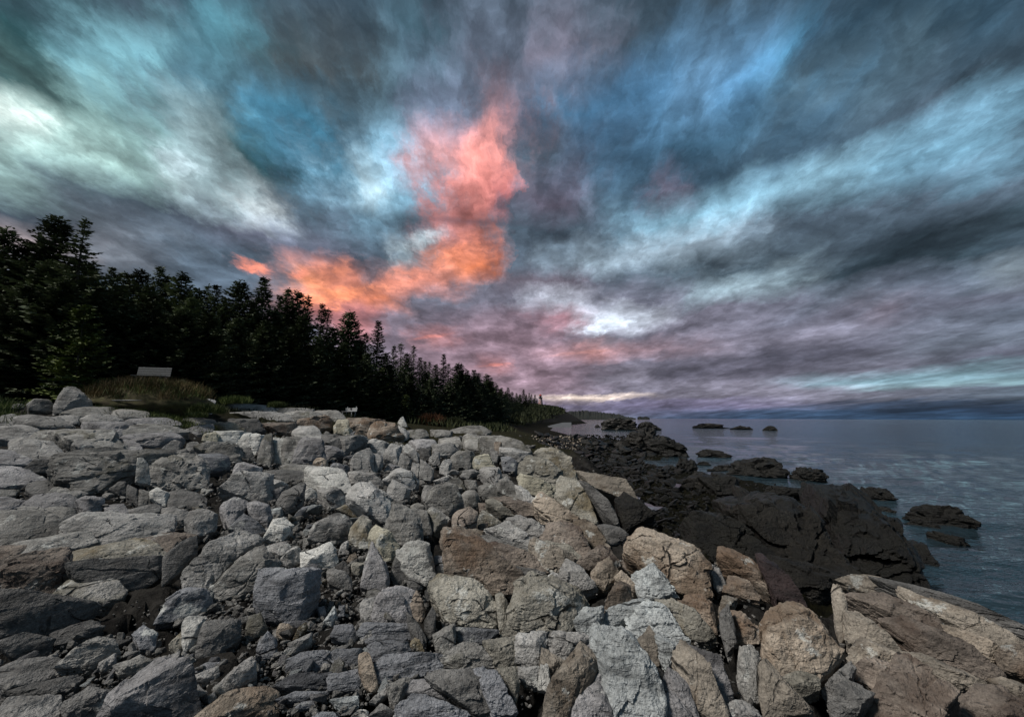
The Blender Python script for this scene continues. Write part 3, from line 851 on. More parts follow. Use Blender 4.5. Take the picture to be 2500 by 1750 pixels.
# ------------------------------------------------------------------ bedrock: blocks of the ledges, each a piece of the ground
# region, outline, stone, options
BEDROCK = [
 ('A', '700,230 860,180 1050,172 1240,175 1290,260 1150,265 900,270', 'm', 0), ('A', '1290,200 1450,200 1640,225 1640,280 1400,285 1280,265', 'm', 0),
 ('A', '1390,185 1560,150 1800,150 1870,200 1830,255 1640,225 1450,200', 'm', 0), ('A', '1870,205 2240,190 2250,240 2050,270 1860,265', 'd', 0),
 ('A', '0,310 60,260 160,260 300,365 150,375 0,375 -60,340', 'g', 0), ('A', '190,290 320,260 450,275 620,290 640,330 820,385 560,380 300,365', 'g', 0),
 ('A', '640,320 600,280 800,265 900,300 880,340 780,360', 'g', 0), ('A', '930,295 1080,255 1220,255 1370,310 1240,330 980,335', 'g', 0),
 ('A', '980,410 960,340 1380,340 1500,365 1480,380 1320,495 1180,455 1080,430', 'v', 0), ('A', '1380,330 1600,290 1800,300 2000,340 2000,375 1700,365 1500,360', 'v', 0),
 ('A', '1330,495 1450,420 1560,365 1900,390 2080,440 1900,440 1600,490', 'm', 0), ('A', '1340,520 1420,490 1880,450 1990,480 2030,520 1760,580 1460,560', 'v', 0),
 ('A', '0,395 200,385 380,410 400,440 330,530 120,545 0,530 -80,460', 'g', 0), ('A', '330,530 430,445 560,440 680,490 800,530 800,610 560,630 400,575', 'm', 0),
 ('A', '590,430 700,415 1000,420 1180,460 1350,540 1420,650 1120,660 900,545 800,520', 'm', 0), ('A', '1350,520 1460,560 1600,640 1480,665 1420,640', 'v', 0),
 ('A', '810,600 850,560 950,560 1100,660 920,685', 'g', 1), ('A', '140,560 230,525 420,580 560,640 700,690 720,770 560,770 300,720 150,650', 'g', 0),
 ('A', '0,660 120,660 350,740 380,800 200,810 0,800 -80,730', 'v', 0), ('A', '380,765 500,760 590,800 590,880 420,900 280,880', 'd', 1),
 ('A', '0,850 120,845 350,930 480,980 320,1030 0,1050 -90,950', 'v', 0),
 ('A', '690,740 760,700 1100,680 1560,690 1940,670 2010,720 1750,790 1560,790 1530,920 1160,960 1110,1080 1000,1090 860,1040 760,950 700,830', 'm', 2),
 ('A', '1700,830 1780,770 1950,730 2200,740 2290,800 2290,1020 2100,1070 1800,1050 1700,990', 'm', 2),
 ('A', '1430,1040 1540,1090 1550,1270 1430,1150', 'd', 1), ('A', '1570,1090 1690,1130 1690,1250 1560,1280', 'm', 1),
 ('A', '1900,1130 2060,1100 2290,1180 2290,1280 1920,1280', 'd', 0), ('A', '520,1140 640,1070 740,1080 790,1130 600,1170', 'm', 0),
 ('A', '300,1240 420,1170 560,1150 860,1230 900,1260 740,1280 480,1330', 'v', 0), ('A', '440,1340 620,1290 830,1320 820,1390 660,1450 560,1400', 'm', 0),
 ('E', '0,20 400,-20 560,120 750,215 700,250 400,350 150,375 0,380 -200,250', 'm', 0), ('A', '1180,1290 1300,1260 1440,1330 1430,1370 1240,1390', 'v', 0),
 ('A', '1450,1330 1700,1260 1800,1290 1760,1340 1540,1370', 'g', 0), ('A', '1830,1310 1950,1290 2140,1350 2030,1440 1880,1400', 'g', 0),
 ('A', '330,1030 520,990 600,1040 540,1130 400,1150 300,1100', 'd', 0), ('A', '0,1100 200,1100 160,1160 0,1180 -80,1140', 'm', 0), ('A', '0,1200 100,1190 350,1240 250,1290 0,1330 -80,1260', 'v', 0),
 ('B', '400,150 700,135 950,150 1000,220 720,215 420,210', 'g', 0), ('B', '1000,180 1420,185 1410,220 1100,230', 'g', 0), ('B', '1420,200 1640,215 1760,250 1800,295 1690,300 1500,240', 'm', 0),
 ('B', '300,290 340,250 700,225 1080,240 1160,310 850,290 540,280 480,310', 'g', 0), ('B', '1090,250 1280,220 1500,240 1510,300 1260,330 1180,310', 'm', 0),
 ('B', '1270,350 1300,300 1480,280 1600,260 1640,310 1620,380 1480,410 1430,370', 'b', 1), ('B', '500,300 800,310 890,420 700,450 540,380', 'd', 1),
 ('B', '850,350 1100,340 1240,340 1220,440 1150,480 1040,460', 'u', 1), ('B', '310,430 370,340 480,340 680,430 600,450', 'o', 1),
 ('B', '0,290 150,290 330,320 300,350 60,370 0,370', 'g', 0), ('B', '30,420 100,385 320,360 310,440 150,470', 'v', 0),
 ('B', '205,540 220,480 340,450 380,470 370,560', 'y', 1), ('B', '340,440 600,450 720,460 600,560 380,560', 'p', 1), ('B', '600,560 680,460 890,480 870,560 790,700 740,600', 'p', 1),
 ('B', '860,580 910,490 980,490 970,620 1000,700 960,790 820,780', 'm', 1), ('B', '980,600 1000,510 1120,520 1110,650 1110,780 1000,770 1010,690', 'w', 1),
 ('B', '1100,620 1150,510 1300,510 1280,640 1240,790 1120,790', 'm', 1), ('B', '1240,770 1290,550 1360,520 1540,560 1590,760 1480,800', 'v', 1), ('B', '1220,440 1280,380 1480,400 1530,480 1530,550 1300,510', 'l', 0),
 ('B', '140,600 250,560 420,570 540,590 640,650 640,780 560,790 300,700', 'm', 1), ('B', '620,660 700,620 740,630 800,760 680,780', 'd', 1), ('B', '1090,830 1170,800 1400,810 1380,880 1430,930 1300,940', 'm', 0),
 ('B', '1530,560 1560,480 1720,480 1780,560 1790,680 1700,620', 'd', 1), ('B', '1720,490 2030,490 2040,530 1920,620 1800,690 1790,560', 'g', 1),
 ('B', '1680,380 1720,310 1840,300 1870,420 1840,470 1690,440', 'y', 1), ('B', '1840,300 2000,295 2230,310 2080,380 2060,490 1860,430', 'b', 1), ('B', '2080,390 2230,340 2340,345 2450,480 2296,500 2080,510', 'b', 1),
 ('C', '0,340 240,400 180,500 40,470 -60,420', 'l', 1), ('C', '170,500 250,400 360,420 330,620 180,540', 'l', 1), ('C', '30,520 150,510 150,640 60,720 10,600', 'l', 1), ('C', '390,420 440,390 560,500 550,590 400,500', 'l', 1),
 ('C', '340,640 370,500 480,570 470,640 420,690', 'g', 1), ('C', '480,700 500,600 570,610 580,680 560,760', 'g', 1), ('C', '590,560 720,670 720,760 690,790 580,760', 'g', 1), ('C', '560,450 690,430 690,570 620,560', 'd', 1),
 ('C', '60,180 200,170 430,250 400,330 300,300 160,250', 'l', 0), ('C', '440,240 640,240 660,290 560,320 430,300', 'm', 0), ('C', '470,340 720,330 760,390 640,420 560,430', 'v', 0), ('C', '700,230 930,240 900,290 760,300', 'm', 0),
 ('C', '940,230 1080,190 1250,215 1350,240 1300,270 1000,260', 'm', 0), ('C', '1070,290 1120,260 1380,350 1420,400 1280,450 1110,410', 'm', 0), ('C', '1250,310 1520,300 1640,380 1800,450 1750,500 1600,440 1400,380', 'm', 0),
 ('C', '800,330 1000,310 1060,400 1000,430 850,400', 'm', 0), ('C', '720,400 880,380 1000,440 920,500 760,520', 'g', 1), ('C', '680,560 790,480 800,600 720,620', 'g', 1), ('C', '810,640 900,560 930,600 880,730 800,700', 'l', 1),
 ('C', '1490,430 1620,430 1790,480 1700,580 1600,540 1480,470', 'l', 1), ('C', '1420,440 1410,370 1490,370 1460,430 1480,530', 'b', 1), ('C', '1360,440 1460,510 1440,580 1390,570', 'g', 1), ('C', '1030,740 1100,680 1180,670 1240,700 1120,760', 'g', 1),
 ('C', '880,830 1000,770 1080,860 1080,900 980,880', 'm', 1), ('C', '1080,790 1200,800 1220,880 1140,890', 'm', 1), ('C', '740,800 900,740 960,780 860,830', 'g', 1), ('C', '600,960 630,850 740,870 680,940 640,1040', 'g', 1),
 ('C', '1240,870 1330,830 1460,920 1450,990 1340,980 1250,940', 'm', 2), ('C', '1460,900 1470,790 1560,770 1720,960 1730,1030 1540,920', 'm', 2), ('C', '1660,860 1740,900 1830,1040 1900,1080 1780,1050 1710,960', 'l', 2),
 ('C', '1400,990 1540,970 2000,1100 2010,1150 1700,1170 1500,1060', 'u', 2), ('D', '40,830 80,740 130,720 200,760 400,930 560,1010 480,1020 250,980 150,920', 't', 2), ('C', '1330,1030 1400,1000 1640,1190 1480,1160 1350,1090', 'o', 2),
 ('C', '1240,1050 1330,1050 1360,1110 1260,1130', 'u', 2), ('C', '1230,1290 1330,1270 1340,1330 1260,1350', 'u', 2),
 ('D', '280,600 330,520 480,550 580,600 640,780 740,1030 560,1000 420,920 260,750', 'o', 4), ('D', '500,540 640,600 900,850 990,1080 890,1000 760,860 650,720', 'd', 4),
 ('D', '500,450 640,500 830,590 1000,680 1180,800 1240,860 1040,760 930,700 700,560', 'e', 4), ('D', '930,780 1030,680 1200,800 1380,920 1290,950 1060,1100 1000,1000', 'n', 4),
 ('G', '870,90 900,30 1060,20 1220,80 1330,330 1520,420 1700,520 1750,540 1560,610 1440,660 1150,510 960,470 950,330 900,180', 'b', 2),
 ('C', '1560,1230 1720,1205 1990,1340 1970,1440 1840,1470 1700,1370', 'g', 2), ('C', '1320,1340 1420,1300 1570,1260 1830,1470 1820,1550 1600,1440 1450,1370', 'l', 2), ('G', '1300,30 1420,60 1830,200 1880,280 1700,260 1400,150', 'l', 2),
 ('G', '1370,180 1420,110 1880,270 1950,410 1760,430 1560,340 1420,250', 'u', 2), ('G', '1820,120 1850,70 2000,140 2290,260 2200,400 2080,430 1920,340 1870,230', 'e', 2), ('G', '1080,20 1180,-30 1290,10 1300,200 1250,180 1190,80', 'e', 2),
 ('D', '170,1130 200,1060 330,1020 500,1080 540,1190 640,1350 480,1390 300,1330 140,1240', 'u', 2), ('D', '480,1020 620,1010 760,1140 870,1310 700,1300 540,1190', 'e', 2), ('D', '740,1060 950,1070 1070,1160 1020,1210 880,1260', 'd', 2),
 ('D', '40,1240 190,1250 480,1400 560,1420 460,1430 250,1360', 'o', 2), ('G', '1580,440 1600,370 1960,440 1900,480 1760,500', 'd', 2),
 ('H', '780,330 870,260 1090,270 1090,370 930,440 830,420', 'u', 1), ('H', '910,510 980,430 1130,360 1200,470 1370,630 1180,700 1000,690', 'c', 2), ('H', '700,500 780,420 850,480 960,600 900,660 800,560', 't', 1),
 ('H', '310,340 400,230 570,150 640,200 750,330 720,430 640,490 500,380 440,400', 'u', 1), ('H', '450,440 520,350 630,280 730,430 690,500 590,600 490,580', 't', 1), ('H', '100,420 170,310 300,380 480,580 360,620 240,630 110,520', 'g', 1),
 ('H', '0,440 60,460 100,520 40,560 -60,500', 'l', 1), ('H', '170,960 200,860 330,860 550,830 540,960 430,1160 330,1110', 'c', 1),
 ('G', '1570,1100 1640,850 1740,560 1850,470 2050,530 2150,640 2296,640 2400,760 2330,870 2230,1000 2200,1130 1700,1150', 'o', 1),
 ('G', '60,920 110,740 200,660 290,630 420,640 500,700 430,900 460,1020 240,1030 80,1000', 'v', 1), ('G', '0,1010 100,1010 460,1030 520,1190 300,1190 0,1250 -70,1130', 's', 1), ('G', '440,900 500,960 640,1160 650,1220 600,1280 520,1180 460,1040', 'd', 1),
 ('F', '1990,1080 2010,1000 2140,960 2110,1190 2150,1240 2010,1240', 'l', 1), ('F', '2000,1260 2150,1250 2296,1300 2296,1390 2010,1480', 'm', 1),
 ('G', '20,1260 130,1210 420,1200 460,1330 400,1370 130,1430 60,1440', 's', 1), ('K', '330,560 430,460 820,455 1020,460 1050,560 1050,640 900,650 430,700 330,760', 's', 1),
 ('K', '1070,480 1180,400 1310,330 1440,340 1530,440 1640,560 1450,600 1300,630 1080,590', 'm', 1), ('K', '1540,320 1640,280 1880,265 1890,580 1720,600 1660,590 1600,480', 'o', 1), ('K', '1890,260 1930,230 2210,195 2200,400 2160,570 2030,575 1890,520', 'l', 1),
 ('L', '130,190 300,175 560,200 580,240 440,330 330,460 230,460 150,350', 'g', 1), ('L', '110,350 150,360 230,470 320,470 200,650 90,660', 'e', 1), ('K', '1925,590 2150,585 2150,800 2010,760 1940,690', 'l', 1), ('L', '95,520 170,520 190,700 170,760 70,740', 'p', 1),
 ('K', '900,710 1060,640 1400,640 1540,800 1600,1000 1600,1110 1490,1120 1300,990 1160,820', 'g', 1), ('K', '640,870 720,760 880,740 1120,790 1230,930 1300,1000 1260,1010 980,950 760,900', 'v', 1), ('K', '460,790 640,720 720,760 630,880 550,1050 500,970', 'm', 1),
 ('K', '1430,640 1540,620 1660,620 1760,800 1880,1060 1640,1110 1600,900 1530,800', 's', 1), ('K', '1690,620 1880,600 1930,760 1900,900 1880,950 1800,800', 'o', 1), ('K', '560,1148 600,1020 760,910 900,920 1060,1000 1200,1040 1290,1090 1330,1200 900,1230 600,1220', 's', 1),
 ('L', '640,220 700,160 830,160 990,230 1100,380 1250,600 1290,760 1260,860 1260,1100 980,1100 860,1000 760,640 650,500 650,440 700,340', 'c', 3), ('L', '140,900 200,730 360,500 480,345 640,480 640,580 480,780 380,960 340,1100 140,1100', 'e', 3),
 ('L', '370,1030 430,900 620,660 680,640 740,760 860,1044 850,1120 360,1120', 'v', 3), ('L', '1080,290 1200,140 1290,330 1310,470 1240,510 1130,380', 'e', 1), ('L', '1220,160 1350,230 1500,300 1450,420 1380,540 1330,480 1280,300', 'c', 1),
 ('L', '500,330 560,240 640,230 690,330 640,440 600,400', 'v', 1), ('H', '860,940 940,860 1100,790 1220,830 1340,950 1500,1180 1460,1220 1300,1130 1090,1040 960,1110 870,1150', 'c', 2), ('H', '530,1080 600,950 780,860 900,770 1060,750 1080,800 900,900 760,1010 640,1060', 'c', 2),
 ('H', '1210,780 1350,750 1420,820 1560,900 1720,1040 1830,1140 1600,1180 1450,1080 1320,920', 'o', 2), ('H', '1440,760 1540,690 1680,690 1790,780 1800,900 1830,1100 1700,1000 1560,860', 'b', 1),
 ('L', '1460,480 1480,380 1550,290 1700,480 1880,780 1960,900 1980,1000 1900,1060 1700,940 1600,640', 'e', 3), ('L', '1580,330 1700,400 1800,520 2030,800 2030,870 1960,890 1860,760 1680,460', 'v', 3), ('L', '1360,640 1400,550 1500,600 1600,720 1680,960 1690,1050 1560,940 1380,760', 'v', 3),
 ('L', '1320,920 1350,820 1400,775 1460,800 1580,960 1620,1060 1320,1080', 'v', 3), ('L', '1980,1044 2000,920 2060,860 2150,870 2296,960 2330,1060 2300,1110 1980,1110', 'g', 1),
 ('H', '1760,460 1770,340 1870,400 1940,580 1850,640 1810,580', 'g', 1), ('H', '1850,320 1990,290 2120,400 2170,500 2080,480 1920,400', 't', 1), ('H', '1870,270 1890,170 2000,180 2200,270 2340,420 2400,640 2180,480 2060,310', 'b', 1),
 ('H', '1940,640 1990,470 2170,530 2296,660 2296,740 2080,690', 'b', 1), ('H', '1880,880 1960,820 2000,900 2060,1180 1960,1300 1890,1060', 'd', 1), ('H', '1990,880 2130,880 2296,1060 2296,1190 2090,1200 2030,1000', 'b', 1), ('H', '1870,860 1960,700 2070,740 1990,830 1880,900', 'e', 1),
 ('I', '350,1000 520,940 640,1000 650,1080 560,1120 400,1150', 'o', 1), ('I', '190,900 240,860 330,1060 560,1200 560,1240 380,1250 250,1300 200,1130', 'e', 1), ('I', '170,40 210,20 300,90 420,280 560,420 420,360 320,330 240,200', 'r', 3),
 ('I', '760,300 780,260 830,270 880,400 880,560 840,680 790,560', 'e', 3), ('I', '830,210 950,180 1100,190 1250,260 1500,400 1300,330 1060,310 900,230', 'e', 3), ('I', '900,330 1200,320 1400,420 1640,560 1700,720 1500,560 1300,480 1100,400', 'u', 3),
 ('I', '880,470 900,455 1000,500 1180,640 1340,790 1270,850 1100,790 990,670 900,680', 'e', 3), ('I', '1150,520 1300,490 1600,620 1900,820 2060,930 1950,980 1700,830 1450,760', 'u', 3), ('I', '1650,560 1900,640 2100,740 2080,800 2000,850 1800,720', 't', 3),
 ('I', '1350,290 1700,420 2000,560 2296,700 2296,790 2100,740 1700,560 1450,430', 'e', 3), ('I', '1170,210 1400,250 1700,320 2000,430 2296,560 2296,640 1900,500 1600,370 1350,280', 'd', 3),
 ('I', '950,920 1120,840 1250,900 1180,1030 1110,1090 1000,1000', 'u', 1), ('I', '1120,1090 1250,900 1310,810 1400,840 1550,960 1730,1080 1720,1120 1560,1300 1500,1380 1050,1380 1180,1180', 'u', 1), ('I', '1340,790 1500,800 1800,930 1940,1000 1830,1040 1740,1070 1560,950 1420,830', 'e', 1),
 ('I', '900,820 990,670 1080,700 1300,800 1260,880 1120,830 950,900', 'e', 1), ('I', '700,1090 900,870 940,930 800,1080 760,1180', 'd', 1), ('I', '760,1200 900,1020 1100,1110 1020,1180 960,1290 800,1320', 'd', 1),
 ('I', '1700,1312 1800,1150 1930,1030 2040,1030 2200,1130 2296,1180 2400,1300 2300,1400 1680,1400', 'u', 1), ('I', '2010,990 2150,980 2296,1040 2296,1150 2150,1080', 'e', 1), ('I', '2080,800 2110,740 2296,720 2380,900 2296,940 2120,900', 'b', 1),
 ('E', '700,190 960,45 1100,90 1340,60 1500,80 1860,60 1840,200 1560,290 1200,340 1000,230 760,230', 'l', 0), ('E', '150,380 400,350 700,250 960,240 1050,340 900,400 600,450 150,540', 'm', 0), ('E', '0,400 330,370 300,470 120,560 0,590 -100,480', 'u', 0),
 ('E', '0,640 160,540 560,460 740,460 760,560 800,760 640,940 480,960 300,880 0,830 -120,720', 'u', 1), ('E', '720,470 940,430 1250,380 1560,320 1700,370 1820,490 1640,560 1500,640 1150,630 900,610', 'o', 0), ('E', '760,580 1150,640 1500,650 1820,500 1820,720 1600,880 1400,900 1100,760 830,760', 'd', 5),
 ('E', '1560,310 1720,280 1960,230 2200,270 2060,330 1840,490 1720,380', 'u', 0), ('E', '1840,500 2060,330 2210,270 2220,450 2010,700 1820,860', 'd', 5), ('E', '600,1000 800,790 1110,760 1300,830 1390,890 1340,960 1150,1010 800,1010', 'm', 0),
 ('E', '0,850 300,890 540,970 700,1000 1150,1030 980,1200 560,1390 200,1450 0,1440 -120,1150', 'd', 5), ('F', '290,860 560,590 870,400 1060,570 980,680 900,730 860,850 640,900 480,950 330,960', 'm', 3),
 ('Q', '380,960 480,860 600,790 700,810 740,880 600,970', 'm', 1), ('Q', '730,960 880,900 960,930 900,1020 760,1010', 'm', 1), ('Q', '-20,1000 200,920 420,960 300,1050 60,1090', 'd', 0),
 ('Q', '60,1120 300,1060 500,1040 420,1120 200,1150', 'd', 0), ('Q', '400,1200 560,1110 660,1130 640,1270 420,1290', 'd', 1), ('Q', '960,1080 1060,900 1120,880 1100,960 1000,1060', 'g', 1), ('Q', '620,950 720,890 730,960 640,1000', 'g', 1),
 ('Q', '-20,820 160,760 340,800 300,900 100,930', 'd', 5), ('Q', '340,760 560,690 640,720 480,800 360,830', 'd', 0), ('Q', '840,760 900,720 980,760 960,860 880,850', 's', 1), ('Q', '1060,830 1130,760 1140,860 1100,880', 'o', 1),
 ('J', '1420,520 1560,440 1900,410 1960,600 1800,650 1480,660 1400,600', 's', 1), ('J', '1280,800 1450,680 1850,670 1860,850 1620,860 1400,840', 's', 1), ('J', '1860,680 2160,630 2220,760 2190,850 1880,850', 's', 1), ('J', '1920,410 2210,390 2190,560 1980,590', 's', 1),
 ('J', '1300,960 1500,870 1660,890 1850,870 1850,940 1600,980', 's', 1), ('J', '1450,1080 1560,990 1680,970 1690,1040', 's', 1), ('J', '1890,950 2180,920 2180,1040 2020,1080', 'c', 1), ('J', '1680,1148 1780,1100 1950,1100 2000,1180 1700,1190', 's', 1),
]
OPT = {0: dict(tilt=20, ridge=0.13, sharp=22, chips=4, rough=0.045, cracks=1, grow=0.12), 1: dict(tilt=40, ridge=0.24, sharp=42, chips=2, cracks=1, fac=0.10, rough=0.035, grow=0.10), 2: dict(tilt=36, ridge=0.18, sharp=30, chips=3, layers=0.05, cracks=2, rough=0.05, fac=0.12, grow=0.12),
       3: dict(tilt=36, ridge=0.22, sharp=24, chips=2, layers=0.04, cracks=2, rough=0.045, fac=0.10, grow=0.10), 4: dict(tilt=48, ridge=0.12, sharp=20, chips=6, layers=0.04, cracks=1), 5: dict(tilt=62, ridge=0.08, sharp=18, chips=6, cracks=1, rough=0.05)}
for reg, poly, kind, opt in BEDROCK:
    make_rock(reg, poly, kind, name='ledge_block', parent=ground, **OPT[opt])

